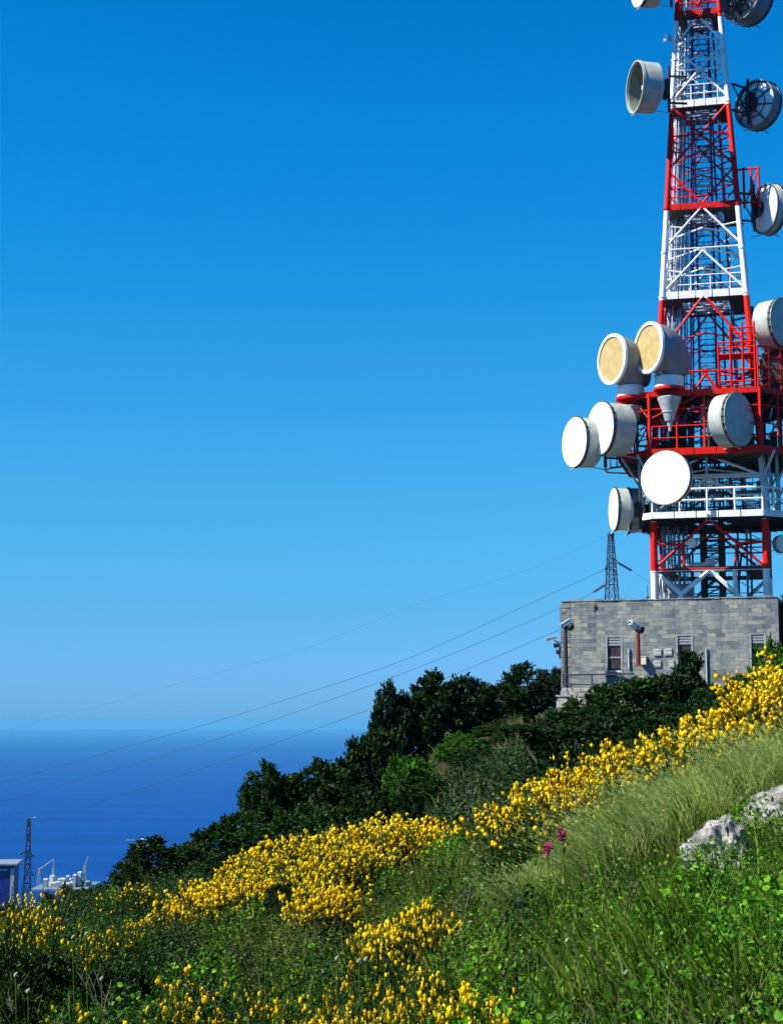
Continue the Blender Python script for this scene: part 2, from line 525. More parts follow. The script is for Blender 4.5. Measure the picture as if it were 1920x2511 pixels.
B_W = bu(1907, 1500)[0]
B_H = bu(1640, 1470)[1]
B_D = 5.6


def build_house():
    root = thing('stone_building', 'low grey stone block building with three shuttered windows below the red and white mast', 'building', B_O, -BA)
    wins = []
    for (x0, x1, y0, y1) in [(1487, 1524, 1563, 1654), (1659, 1697, 1560, 1651), (1839, 1876, 1557, 1648)]:
        u0, zt = bu(x0, y0); u1, zb = bu(x1, y1)
        wins.append((u0, u1, zb, zt))
    wl = MB(); th = .35
    us = [0] + [u for w in wins for u in w[:2]] + [B_W]
    for i in range(len(us) - 1):
        if i % 2 == 0:
            wl.bx((us[i], 0, -1), (us[i + 1], th, B_H))
        else:
            w = wins[i // 2]
            wl.bx((us[i], 0, -1), (us[i + 1], th, w[2])); wl.bx((us[i], 0, w[3]), (us[i + 1], th, B_H))
    wl.bx((0, th, -1), (th, B_D, B_H)); wl.bx((B_W - th, th, -1), (B_W, B_D, B_H)); wl.bx((th, B_D - th, -1), (B_W - th, B_D, B_H))
    wl.build('wall', M['stone'], root)
    rf = MB(); rf.bx((th, th, B_H - .45), (B_W - th, B_D - th, B_H - .25)); rf.build('roof', M['concrete'], root)
    cp = MB()
    u = 0.0
    while u < B_W - .1:                                     # rough coping stones along the parapet
        L = min(random.uniform(.3, .6), B_W - u)
        h = random.uniform(.02, .10)
        cp.bx((u + .012, -.03 - random.uniform(0, .02), B_H), (u + L - .012, th + .02, B_H + h)); u += L
    cp.build('coping', M['stone'], root)
    qn = MB(); z = -.4; k = 0
    while z < B_H - .25:                                    # quoins on the free corner
        L = .42 if k % 2 else .26
        qn.bx((-.035 - random.uniform(0, .02), -.02, z + .01), (L, .30, z + .22)); z += .235; k += 1
    qn.build('quoin', M['stone'], root)
    for (u0, u1, zb, zt) in wins:
        f = MB(); t = .03
        f.bx((u0 - .06, -.02, zb - .04), (u0 + t, .18, zt + .02)); f.bx((u1 - t, -.02, zb - .04), (u1 + .06, .18, zt + .02))
        f.bx((u0 + t, .06, zb + (zt - zb) * .44), (u1 - t, .14, zb + (zt - zb) * .48))
        w = f.build('window', M['frame'], root)
        g = MB(); g.bx((u0 + t, .20, zb), (u1 - t, .23, zt)); g.build('pane', M['glass'], w)
        s = MB()
        for q in (0.08, .20, .32):                          # tilted slats of the half-raised blind
            zc = zt - q * (zt - zb) * .62
            s.box(((u0 + u1) / 2, .05, zc), (u1 - u0 - 2 * t, .03, .075), Z=(0, -.3, 1), Y=(0, 1, .3))
        s.build('blind', M['blind'], w); s = MB()
        s.box(((u0 + u1) / 2, .04, zb + .15), (u1 - u0 - 2 * t, .03, .09))
        s.build('rail', M['blind'], w)
        br = MB(); nb = 7
        for i in range(nb):
            x = u0 + t + (u1 - u0 - 2 * t) * (i + .5) / nb
            br.bx((x - .022, .085, zb + .28), (x + .022, .105, zt - (zt - zb) * .28))
        br.bx((u0 + t, .11, zb + .3), (u1 - t, .16, zt - (zt - zb) * .27))
        br.build('shutter', M['shutter'], w)
        si = MB(); si.bx((u0 - .08, -.09, zb - .11), (u1 + .08, .10, zb - .045)); si.build('sill', M['shutter'], w)
    for (px, y0, y1) in ((1541, 1590, 1640), (1731, 1590, 1690)):
        u, zt = bu(px, y0); zb = bu(px, y1)[1]
        d = MB(); d.tube((u, -.07, zb), (u, -.07, zt), .04, n=8)
        for q in (.15, .85): d.bx((u - .05, -.10, zb + (zt - zb) * q - .02), (u + .05, .0, zb + (zt - zb) * q + .02))
        d.build('downpipe', M['greywhite'], root, True)
    for (x0, x1, y0, y1) in ((1602, 1621, 1591, 1608), (1628, 1647, 1590, 1607), (1602, 1620, 1620, 1636), (1640, 1652, 1619, 1636)):
        u0, zt = bu(x0, y0); u1, zb = bu(x1, y1)
        v = MB(); v.bx((u0, -.06, zb), (u1, -.003, zt)); v.bx((u0 + .05, -.075, zb + .05), (u1 - .05, -.06, zb + .10)); v.bx((u0 + .05, -.075, zt - .10), (u1 - .05, -.06, zt - .05))
        v.build('vent_cover', M['offwhite'], root)
    u, z = bu(1457, 1482)
    h = MB(); h.bx((u - .04, -.09, z - .14), (u + .05, -.003, z + .02)); h.tube((u, -.06, z - .1), (u - .09, -.05, z - .3), .02, n=5); h.build('roof_spout', M['rust'], root)
    a = MB(); u, z = bu(1584, 1452); z = B_H + .1
    a.tube((u, .4, B_H - .1), (u, .4, z + .6), .02, n=5); a.box((u, .4, B_H + .15), (.12, .1, .14)); a.build('lightning_rod', M['pylon'], root)
    return root


build_house()


def floodlight_pole(px, ytop, ybot, d, mat, label, gz=None):
    P = at(px, ybot, d); T = at(px, ytop, d)
    root = thing('floodlight_pole', label, 'floodlight pole', P, -BA)
    h = T[2] - P[2]
    b = MB(); b.tube((0, 0, 0), (0, 0, h), .105, .085, n=10); b.bx((-.14, -.14, -.02), (.14, .14, .03)); b.build('pole', mat, root, True)
    return root, h


def camera_head(root, o, dirx, mat):
    """white weather-proof housing with a sun shield"""
    o = Vector(o); d = Vector(dirx).normalized(); y = Vector((0, 0, 1)).cross(d).normalized(); z = d.cross(y)
    b = MB(); b.box(o, (.44, .19, .17), d, y, z); b.box(o + z * .10 + d * .03, (.54, .23, .025), d, y, z); b.tube(o + d * .22, o + d * .26, .085, n=10)
    c = b.build('camera_housing', mat, root)
    g = MB(); g.tube(o + d * .261, o + d * .275, .06, n=12); g.build('lens', M['glass'], c)


def flood(root, o, dirx, r=.2):
    o = Vector(o); d = Vector(dirx).normalized()
    b = MB(); b.lathe([(-.16, .05), (-.14, .10), (0, r), (.05, r), (.05, r * .9), (.0, r * .8)], o, d, 16)
    f = b.build('floodlight', M['dark'], root, True)
    g = MB(); g.lathe([(.035, 0.001), (.035, r * .86)], o, d, 16); g.build('pane', M['glass'], f)


r1, h1 = floodlight_pole(1388, 1533, 1693, 78.6, M['darkpole'], 'tall dark pole with white camera at the left corner of the stone building')
camera_head(r1, (.06, -.05, h1 + .1), (-.75, -.35, -.55), M['white'])
flood(r1, (.24, .02, h1 - .08), (-.4, .85, .2), .19)
b = MB(); b.bar((0, 0, h1 - .08), (.24, 0, h1 - .08), .05); b.bar((0, 0, h1 - .02), (.06, -.05, h1 + .04), .06); b.build('bracket', M['steel'], r1)
r2, h2 = floodlight_pole(1565, 1548, 1632, 79.0 - 3.0, M['rustpole'], 'short rust red pole with white camera beside the first window of the building')
camera_head(r2, (-.16, -.05, h2 + .24), (-.55, -.6, .55), M['white'])
flood(r2, (.14, .05, h2 + .06), (.75, -.5, -.35), .17); flood(r2, (-.02, .1, h2 + .08), (-.3, -.8, -.3), .13)
b = MB(); b.bar((-.14, 0, h2 + .1), (.2, 0, h2 - .02), .05); b.bar((0, 0, h2 - .05), (0, 0, h2 + .25), .05); b.build('bracket', M['darkpole'], r2)

# wall lamp, side lights
u, z = bu(1578, 1621)
t = thing('wall_lamp', 'cream box lamp on the building front at the foot of the rust red pole', 'lamp', B_O + B_E1 * u + np.array([0, 0, z]), -BA)
b = MB(); b.bx((-.16, -.30, -.17), (.14, -.05, .18)); b.bx((-.18, -.32, .18), (.16, -.03, .215)); b.build('lamp_body', M['cream'], t)
b = MB(); b.bx((-.05, -.05, -.04), (.03, -.002, .04)); b.build('bracket', M['steel'], t)
t = thing('side_floodlight', 'white floodlight bracketed to the left end wall of the stone building', 'floodlight', at(1376, 1578, 81.2), -BA)
b = MB(); b.bar((0, 0, 0), (-.36, -.1, .16), .06); b.bar((0, 0, -.5), (-.1, 0, .0), .05); b.bx((-.12, -.06, -.75), (-.02, .06, .02)); b.build('bracket', M['pylon'], t)
camera_head(t, (-.42, -.1, .22), (-.85, -.4, -.2), M['white'])
flood(t, (-.27, -.1, -.1), (-.7, -.6, -.2), .12); flood(t, (-.16, -.1, -.42), (-.7, -.6, -.2), .12)

# terrace: rubble wall, railing, gate pier
ta = at(1381, 1700, 77.6)
TL = 3.3
t = thing('rubble_wall', 'pale rubble retaining wall under the iron railing left of the building windows', 'wall', (ta[0], ta[1], ta[2] - .86), -BA)
b = MB(); x = 0
rr = random.Random(3)
for row in range(6):
    x = -.05
    while x < TL:
        L = rr.uniform(.22, .48); hgt = .185
        b.box((x + L / 2, rr.uniform(-.03, .03), row * hgt + hgt / 2), (L - .02, .34, hgt - .015), X=(1, rr.uniform(-.06, .06), rr.uniform(-.05, .05)), Y=(rr.uniform(-.06, .06), 1, 0)); x += L
b.build('masonry', M['rubble'], t)
t2 = thing('iron_railing', 'dark iron railing on the rubble wall in front of the stone building', 'railing', (ta[0], ta[1], ta[2] + .40), -BA)
b = MB()
zt = at(1400, 1655, 77.6)[2] - (ta[2] + .40); zm = at(1400, 1679, 77.6)[2] - (ta[2] + .40)
b.bar((-.05, 0, zt), (TL, 0, zt + .02), .07); b.bar((-.05, 0, zm), (TL, 0, zm), .06); b.build('rail', M['darkpole'], t2)
for q in (.0, 1.36, 2.7):
    b = MB(); b.bar((q, 0, -.05), (q, 0, zt), .05); b.build('post', M['darkpole'], t2)
pb = at(1384, 1738, 76.8)
t = thing('stone_pier', 'pale stone block pier standing below the dark camera pole', 'pier', pb, -BA)
b = MB(); b.bx((-.32, -.28, -.5), (.30, .28, .38)); b.bx((-.28, -.25, .40), (.27, .25, .55)); b.bx((-.36, -.3, .555), (.34, .3, .63)); b.build('masonry', M['rubble'], t)
b = MB(); b.bx((-.16, -.14, .635), (.16, .14, .82)); b.build('cap', M['steel'], t)

# trail post on the grass bank
pp = at(1291, 1812, 38.0)
t = thing('wooden_post', 'thin brown wooden post on the small straw coloured bank below the trees', 'post', (pp[0], pp[1], pp[2] - .12))
b = MB(); b.tube((0, 0, 0), (.01, 0, .42), .022, .018, n=7); b.build('post', M['rust'], t)
b = MB(); b.bar((-.09, -.02, .36), (.09, -.02, .39), .03, .045); b.bar((0, -.02, .12), (.13, -.02, .10), .02, .03); b.build('crossbar', M['rust'], t)

# ------------------------------------------------------------------ the mast
TA = R(14)
T_E1 = np.array([math.cos(TA), -math.sin(TA), 0]); T_E2 = np.array([math.sin(TA), math.cos(TA), 0])
T_BASE = np.array([17.5, 90.0, 2.4])


def half(z):
    """half width of the lattice at local height z"""
    z = z + T_BASE[2]
    return 2.9 if z < 14 else 2.92 - .0637 * (z - 14)


def tp(px, py, v):
    """photo pixel -> (u, v, z) local to the mast, on the plane v metres from its axis"""
    d = ray(px, py)
    t = ((T_BASE + T_E2 * v - EYE) @ T_E2) / (d @ T_E2)
    P = EYE + d * t - T_BASE
    return Vector((float(P @ T_E1), v, float(P[2])))


def tz(py, px=1735, v=None):
    if v is not None: return tp(px, py, v).z
    h = 2.5
    for _ in range(12):
        z = tp(px, py, -h).z; h = half(z)
    return z


def tw(p):
    """mast local -> world"""
    return T_BASE + T_E1 * p[0] + T_E2 * p[1] + np.array([0, 0, p[2]])


Z1, Z2, Z3, Z4, Z5, Z6, Z7 = tz(1398), tz(1258, v=-3.9), tz(1102, v=-4.6), tz(722), tz(505), tz(252), tz(30)
ZHD = tz(958, v=-4.6)
Z8 = Z7 + 5.2
BANDS = [(Z1, False), (Z2 - .30, True), (Z3 - .28, False), (Z4 - .20, True), (Z5 - .14, False), (Z6 - .18, True), (tz(45), False)]
M['banded'] = banded()


def node(face, s, z):
    """point on a face of the lattice; s across -1..1"""
    h = half(z)
    return {0: Vector((s * h, -h, z)), 1: Vector((h, s * h, z)), 2: Vector((-s * h, h, z)), 3: Vector((-h, -s * h, z))}[face]


def build_mast():
    root = thing('lattice_mast', 'tall red and white banded steel lattice mast carrying dishes above the stone building', 'communications mast', T_BASE, -TA)
    BM = M['banded']
    for sx, sy in ((-1, -1), (1, -1), (1, 1), (-1, 1)):
        b = MB()
        zs = [-1.0, 11.6, Z3, Z4, Z5, Z6, Z7, Z8]
        zs = sorted(set(zs))
        b.path([(sx * half(z), sy * half(z), z) for z in zs], [.205 - .0020 * max(z, 0) for z in zs], n=12)
        for z in (Z1, Z4, Z5, Z6, Z7, (Z3 + Z4) / 2, (Z4 + Z5) / 2, (Z5 + Z6) / 2, (Z6 + Z7) / 2):        # flanged joints
            b.tube((sx * half(z), sy * half(z), z - .05), (sx * half(z), sy * half(z), z + .05), .25 - .0022 * z, n=12)
        b.build('leg', BM, root, True)
    TB = tz(1456) / Z1
    pats = {
        'base': [(-1, 1, -.52, TB), (-.52, TB, 0, 1), (0, 1, .46, TB), (.46, TB, .44, 1.0), (.46, TB, 1, .55), (-1, .02, -.52, TB), (1, .02, .46, TB), (-1, 1, 1, 1)],
        'red0': [(-1, .03, .0, .93), (.0, .93, 1, .03), (-1, .03, 1, .03), (-.5, .48, -1, .5), (.5, .48, 1, .5), (-.5, .48, -.45, .03), (.5, .48, .45, .03)],
        'white0': [(-1, .62, 1, .62), (-1, 0.02, 0, .62), (0, .62, 1, .02), (-1, .62, 0, 1), (0, 1, 1, .62), (-1, .32, -.55, .32), (1, .32, .55, .32)],
        'red1': [(-1, .52, 1, .52), (0, 1, -1, .64), (0, 1, 1, .64), (-1, .52, 0, .32), (0, .32, 1, .52), (-1, .05, 0, .5), (0, .5, 1, .05), (-1, .28, 1, .28)],
        'white1': [(0, 1, -1, .55), (0, 1, 1, .55), (-1, .53, 1, .53), (0, .50, -1, .04), (0, .50, 1, .04), (-.52, .77, -1, .8), (.52, .77, 1, .8), (-.52, .27, -1, .3), (.52, .27, 1, .3)],
        'red2': [(0, .70, -1, .99), (0, .70, 1, .99), (0, .70, -1, .38), (0, .70, 1, .38), (-1, .70, 1, .70), (-1, .36, 0, .03), (1, .36, 0, .03), (-.5, .53, -1, .55), (.5, .53, 1, .55)],
        'white2': [(0, .97, -1, .66), (0, .97, 1, .66), (-1, .63, 0, .38), (1, .63, 0, .38), (-1, .38, 1, .38), (0, .38, -1, .05), (0, .38, 1, .05), (.55, .50, 1, .50), (.55, .50, 1, .40), (-.5, .50, -1, .50)],
        'red3': [(0, .97, -1, .5), (0, .97, 1, .5), (-1, .5, 0, .1), (1, .5, 0, .1), (-1, .5, 1, .5)],
    }
    secs = [(0, Z1, 'base'), (Z1, Z2, 'red0'), (Z2, Z3, 'white0'), (Z3, Z4, 'red1'), (Z4, Z5, 'white1'), (Z5, Z6, 'red2'), (Z6, Z7, 'white2'), (Z7, Z8, 'red3')]
    for za, zb, pt in secs:
        for face in range(4):
            b = MB(); r = .125 if pt == 'base' else .078 if za < Z4 else .062
            if face: r *= .85
            for (s0, t0, s1, t1) in pats[pt]:
                p, q = node(face, s0, za + (zb - za) * t0), node(face, s1, za + (zb - za) * t1)
                rr = r if abs(t0 - t1) > .08 else r * .7
                b.tube(p, q, rr, n=6)
                for (s, t) in ((s0, t0), (s1, t1)):
                    if abs(s) < .05:
                        c = node(face, s, za + (zb - za) * t); yy = (0, 1, 0) if face in (0, 2) else (1, 0, 0)
                        b.box(c, (.30, .05, .30) if face in (0, 2) else (.05, .30, .30))
            b.build('bracing', BM, root)
        # plan bracing inside the section
        b = MB()
        for t in (.30, .53, .76) if zb - za > 3 else (.6,):
            z = za + (zb - za) * t; h = half(z)
            for k in range(4):
                c0 = [(-h, 0), (0, -h), (h, 0), (0, h)][k]; c1 = [(0, -h), (h, 0), (0, h), (-h, 0)][k]
                b.tube((*c0, z), (*c1, z), .05, n=5)
                e0 = [(-h, -h), (h, -h), (h, h), (-h, h)][k]; e1_ = [(h, -h), (h, h), (-h, h), (-h, -h)][k]
                if t != .53 and k: b.tube((*e0, z), (*e1_, z), .04, n=5)
        b.build('plan_bracing', BM, root)

    # ladder, cable runs
    b = MB(); zt = Z8 - .3
    ly = .35
    for x in (-.46, .46):
        b.path([(x, ly, 0), (x, ly, zt)], .07, n=5)
    z = .3
    while z < zt: b.tube((-.46, ly, z), (.46, ly, z), .032, n=4, cap=False); z += .33
    b.build('ladder', M['shade_navy'], root)
    b = MB()
    for z in np.arange(.8, zt, .62):                        # safety hoops
        ps = [(.50 * math.cos(a), ly - .05 + .68 * math.sin(a) * -1, z) for a in np.linspace(0, math.pi, 7)]
        b.path(ps, .022, n=3)
    for a in (.5, 1.57, 2.6): b.path([(.38 * math.cos(a), ly - .05 - .62 * math.sin(a), .8), (.38 * math.cos(a), ly - .05 - .62 * math.sin(a), zt)], .014, n=3)
    b.build('ladder_cage', M['pylon'], root)
    for k, (fx, fy, rr, ztop) in enumerate([(-.90, -.05, .10, Z7), (-.66, .62, .09, Z7 + 2), (.62, .55, .07, Z6), (-.78, .30, .06, Z7), (-.70, .10, .05, Z6 + 2), (-.62, -.10, .055, Z7 - 1), (-.80, -.25, .045, Z6), (-.55, .45, .06, Z5 + 2), (-.84, .52, .05, Z6 + 3), (-.48, .22, .04, Z5)]):
        b = MB()
        zs = np.linspace(0, ztop, 14)
        b.path([(fx * half(z), fy * half(z), z) for z in zs], rr, n=6)
        b.build('waveguide', M['cable'], root, True)
    b = MB()
    for z in np.arange(.5, Z7, .45):
        h = half(z); b.bar((-.88 * h, .2 * h, z), (-.48 * h, .2 * h, z), .035)
    zs = np.linspace(0, Z7, 10)
    for f_ in (-.88, -.48): b.path([(f_ * half(z), .2 * half(z), z) for z in zs], .04, n=4)
    b.build('cable_tray', M['steel'], root)
    b = MB()                                                # enclosed central riser of the lower third
    for x in (-.55, .55):
        for y in (.0, 1.1): b.path([(x * .9, y, 0), (x * .9, y, Z2)], .17, n=6)
    for z in np.arange(.6, Z2, .5):
        b.bar((-.5, 0, z), (.5, 0, z), .09); b.bar((-.5, 0, z), (.5, 0, z + .5), .07); b.bar((.5, 0, z), (.5, 1.1, z + .5), .04)
    b.build('riser_frame', M['dark'], root)

    for fx, fy in ((-.36, .62), (.36, .62), (-.36, -.2), (.60, -.1)):
        b = MB(); zs = np.linspace(Z2, Z7, 8); b.path([(fx * half(z), fy * half(z), z) for z in zs], .06, n=5)
        z = Z2 + .3
        while z < Z7 - 1.2:
            w = half(z); b.tube((fx * w, fy * w, z), (fx * w + (.34 if fx < 0 else -.34) * w, fy * w + .1, z + .9), .028, n=4); z += 1.25
        b.build('service_upright', M['shade_navy'], root)
    # square working platforms inside the lattice
    for (z, name_) in ((Z4, 'w'), (Z5, 'r'), (Z6, 'w'), (Z7, 'r')):
        h = half(z) + .02
        pf = MB()
        hi = h * .52
        pf.bx((-h, -h, z - .10), (h, -hi * .9, z - .04)); pf.bx((-h, hi, z - .10), (h, h, z - .04)); pf.bx((-h, -hi * .9, z - .10), (-hi * 1.1, hi, z - .04)); pf.bx((hi * 1.1, -hi * .9, z - .10), (h, hi, z - .04))
        for q in (-.75, -.25, .25, .75): pf.bar((q * h, -h, z - .17), (q * h, -hi, z - .17), .06, .12)
        p = pf.build('platform', M['dark'], root)  # deck kept near black: the shade on its underside is painted in
        fa = MB(); fh = .40 if name_ == 'w' else .34
        zz = z + .06
        for k in range(4):
            A = [(-h, -h), (h, -h), (h, h), (-h, h)][k]; B = [(h, -h), (h, h), (-h, h), (-h, -h)][k]
            n = 5
            for i in range(n):
                a0 = Vector((*A, zz)).lerp(Vector((*B, zz)), i / n + .006); a1 = Vector((*A, zz)).lerp(Vector((*B, zz)), (i + 1) / n - .006)
                fa.bar(a0, a1, .05, fh)
        fa.build('kickboard', BM, p)
        ra = MB(); hr = h * .93
        for zz in (z + .65, z + 1.15):
            for k in range(4):
                A = [(-hr, -hr), (hr, -hr), (hr, hr), (-hr, hr)][k]; B = [(hr, -hr), (hr, hr), (-hr, hr), (-hr, -hr)][k]
                ra.tube((*A, zz), (*B, zz), .032, n=5)
        for k in range(4):
            A = Vector([(-hr, -hr, z), (hr, -hr, z), (hr, hr, z), (-hr, hr, z)][k]); B = Vector([(hr, -hr, z), (hr, hr, z), (-hr, hr, z), (-hr, -hr, z)][k])
            for i in range(4):
                q = A.lerp(B, (i + .35) / 4); ra.tube(q, q + Vector((0, 0, 1.15)), .032, n=5)
        ra.build('railing', BM, p)
        eq = MB()
        rq = random.Random(int(z * 10))
        for i in range(9):                                  # boxes, couplers, tails of cable on the deck
            x, y = rq.uniform(-.8, .8) * h, rq.uniform(-.2, .85) * h; s = rq.uniform(.14, .34)
            eq = MB()
            eq.box((x, y, z + s * .8), (s, s * .8, s * 1.6), X=(1, rq.uniform(-.4, .4), 0), Y=(rq.uniform(-.2, .2), 1, 0))
            eq.path([(x, y, z), (x + rq.uniform(-.4, .4), y, z + .5), (x + rq.uniform(-.8, .8), y + .2, z + .9)], .03, n=4)
            eq.build('equipment_box', M['greywhite'], p)
        pl = MB()
        for i in range(6):                                  # pale pipes crossing under the opening
            y = -hi * .8 + 1.6 * hi * i / 5
            pl.tube((-hi * 1.05, y, z - .25 - .05 * (i % 2)), (hi * 1.05, y + rq.uniform(-.15, .15), z - .25), .05, n=5)
        pl.build('pipework', M['cable'], p)

    # eight sided decks
    def octo(hf, hw, z):                                    # hf half length of a main side, hw distance of it
        return [Vector((-hf, -hw, z)), Vector((hf, -hw, z)), Vector((hw, -hf, z)), Vector((hw, hf, z)), Vector((hf, hw, z)), Vector((-hf, hw, z)), Vector((-hw, hf, z)), Vector((-hw, -hf, z))]

    def deck(z, hf, hw, mat, fas, fh, th=.12, inner=1.5):
        b = MB()
        o0, o1 = octo(hf, hw, z - th), octo(hf, hw, z)
        i0, i1 = octo(inner * .5, inner, z - th), octo(inner * .5, inner, z)
        b.loft([i0, o0, o1, i1, i0])
        for k in range(8):                                  # joists
            for t in (.2, .5, .8):
                p = o0[k].lerp(o0[(k + 1) % 8], t); q = i0[k].lerp(i0[(k + 1) % 8], t)
                b.bar(p + Vector((0, 0, -.09)), q + Vector((0, 0, -.09)), .08, .17)
        p = b.build('platform', mat, root)
        f = MB()
        for k in range(8):
            a, c = octo(hf + .01, hw + .03, z)[k], octo(hf + .01, hw + .03, z)[(k + 1) % 8]
            n = max(2, int((c - a).length / 1.1))
            for i in range(n): f.bar(a.lerp(c, i / n + .004) + Vector((0, 0, -th * .5)), a.lerp(c, (i + 1) / n - .004) + Vector((0, 0, -th * .5)), .07, fh)
        f.build('kickboard', fas, p)
        return p

    HF, HW = 2.86, 4.65
    up = deck(ZHD, HF, HW, M['dark'], BM, .30)
    lo = deck(Z3, HF, HW, M['olive'], BM, .36)
    lowm = Vector((0, 0, 0))
    for k in range(8):                                      # cage between the two red decks
        a, c = octo(HF, HW, 0)[k], octo(HF, HW, 0)[(k + 1) % 8]
        b = MB()
        n = 4 if (c - a).length > 4 else 2
        for i in range(n):
            q = a.lerp(c, i / n); b.tube(q + Vector((0, 0, Z3)), q + Vector((0, 0, ZHD)), .10 if i == 0 else .06, n=6)
        for t in (.22, .42, .72): b.tube(a + Vector((0, 0, Z3 + (ZHD - Z3) * t)), c + Vector((0, 0, Z3 + (ZHD - Z3) * t)), .04, n=5)
        b.tube(a + Vector((0, 0, Z3 + (ZHD - Z3) * .55)), a.lerp(c, .5) + Vector((0, 0, ZHD - .1)), .035, n=5)
        b.tube(a.lerp(c, .5) + Vector((0, 0, ZHD - .1)), c + Vector((0, 0, Z3 + (ZHD - Z3) * .55)), .035, n=5)
        b.build('deck_cage', BM, root)
    for k in (1, 2, 3, 4, 5):                               # tall guard frames on the horn deck, right and back
        a, c = octo(HF * .98, HW * .98, ZHD)[k], octo(HF * .98, HW * .98, ZHD)[(k + 1) % 8]
        b = MB()
        for i in range(4):
            q = a.lerp(c, i / 3); b.tube(q, q + Vector((0, 0, 2.3 if k < 4 else 1.2)), .055, n=6)
        for hh in ((.6, 1.15, 1.75, 2.3) if k < 4 else (.6, 1.15)): b.tube(a + Vector((0, 0, hh)), c + Vector((0, 0, hh)), .045, n=5)
        if k < 4:
            for hh in (0, 1.15): b.tube(a + Vector((0, 0, hh)), c + Vector((0, 0, hh + 1.15)), .03, n=5); b.tube(c + Vector((0, 0, hh)), a + Vector((0, 0, hh + 1.15)), .03, n=5)
        b.build('guard_frame', BM, root)
    b = MB()                                                # red stair cage on the front right of the horn deck
    p0 = tp(1762, 957, -4.2); p1 = tp(1852, 953, -4.0); z0 = ZHD; z1 = tz(795, 1810, -3.6)
    for u in np.linspace(p0.x, p1.x, 4):
        for v in (-4.1, -2.9): b.tube((u, v, z0), (u, v, z1 if u > p0.x + .5 else z0 + 2.6), .055, n=6)
    for hh in (.55, 1.15, 2.0, 2.65, 3.4):
        for v in (-4.1, -2.9): b.tube((p0.x if hh < 2.7 else p0.x + .7, v, z0 + hh), (p1.x, v, z0 + hh), .045, n=5)
        for u in (p0.x if hh < 2.7 else p0.x + .7, p1.x): b.tube((u, -4.1, z0 + hh), (u, -2.9, z0 + hh), .045, n=5)
    b.box(((p0.x + p1.x) / 2, -3.5, z0 + 2.0), (p1.x - p0.x, 1.2, .10))
    b.build('stair_cage', BM, root)
    # equipment standing between the decks
    b = MB(); rq = random.Random(5)
    for i in range(16):
        x, y = rq.uniform(-3.6, 3.6), rq.uniform(-1.6, 3.6); hh = rq.uniform(.7, 2.0); w = rq.uniform(.35, .9)
        b.bx((x, y, Z3 + .01), (x + w, y + w * .8, Z3 + hh))
    for i in range(22):
        x, y = rq.uniform(-4, 4), rq.uniform(-3.5, 4); b.tube((x, y, Z3), (x + rq.uniform(-.2, .2), y, ZHD - .12), rq.uniform(.03, .07), n=5)
    b.build('equipment_cabinet', M['dark'], lo)  # near black: the shade between the decks is put into the colour
    b = MB()
    for i in range(12):
        x, y = rq.uniform(-3.8, 3.8), rq.uniform(-4.2, -2); z = Z3 + rq.uniform(.3, 2.4)
        b.tube((x, y, z), (x + rq.uniform(-.3, .3), y, z + rq.uniform(.2, .7)), rq.uniform(.04, .08), n=7)
    for i in range(5):
        y = rq.uniform(-3, 2); z = Z3 + rq.uniform(.5, 2.3); b.path([(-3 + i * .4, y, z), (0, y + .2, z + .12), (2.2, y, z - .1)], .045, n=5)
    b.build('pipework', M['greywhite'], lo)
    # bent outrigger frame left of the lower red deck
    b = MB(); a = tp(1483, 1152, -1.2); c = tp(1512, 1118, -2.2)
    A = Vector((a.x, -1.6, a.z)); top = A + Vector((0, 0, .95))
    for off in (0, .38, .75):
        b.tube(A + Vector((off, -off * .6, 0)), top + Vector((off, -off * .6, .1)), .045, n=5)
    for zz in (0, .95): b.tube(A + Vector((0, 0, zz)), Vector((-HW + .3, -2.2, A.z + zz)), .06, n=5); b.tube(A + Vector((0, 1.4, zz)), Vector((-HW + .2, .5, A.z + zz)), .05, n=5); b.tube(A + Vector((0, 0, zz)), A + Vector((0, 1.4, zz)), .05, n=5)
    b.build('outrigger', M['pylon'], lo)

    # white lower deck, its front railings and gallery
    H2F, H2W = 2.85, 3.95
    wd = deck(Z2, H2F, H2W, M['dark'], BM, .34)
    b = MB()
    for k in range(8):
        a, c = octo(H2F, H2W, Z2)[k], octo(H2F, H2W, Z2)[(k + 1) % 8]
        n = 4 if (c - a).length > 3 else 2
        for i in range(n):
            q = a.lerp(c, i / n); b.tube(q, q + Vector((0, 0, 1.35)), .055, n=6)
        for hh in (.7, 1.3): b.tube(a + Vector((0, 0, hh)), c + Vector((0, 0, hh)), .055, n=6)
    b.build('railing', BM, wd)
    b = MB()                                                # gallery frame between white and red decks
    for k in range(8):
        a, c = octo(2.85, 3.6, 0)[k], octo(2.85, 3.6, 0)[(k + 1) % 8]
        zz = Z2 + (Z3 - Z2) * .62
        b.bar(a + Vector((0, 0, zz)), c + Vector((0, 0, zz)), .12, .16)
        b.tube(a + Vector((0, 0, Z2)), a + Vector((0, 0, Z3 - .12)), .085, n=6); b.tube(a.lerp(c, .5) + Vector((0, 0, Z2 + 1.3)), a.lerp(c, .5) + Vector((0, 0, Z3 - .12)), .06, n=6)
        b.tube(a * .99 + Vector((0, 0, Z2 + 1.6)), Vector((a.x * 1.24, a.y * 1.24, Z3 - .12)), .07, n=6)
    b.build('gallery_frame', M['greywhite'], root)  # grey on white steel: shade from the deck above put into the colour
    b = MB()
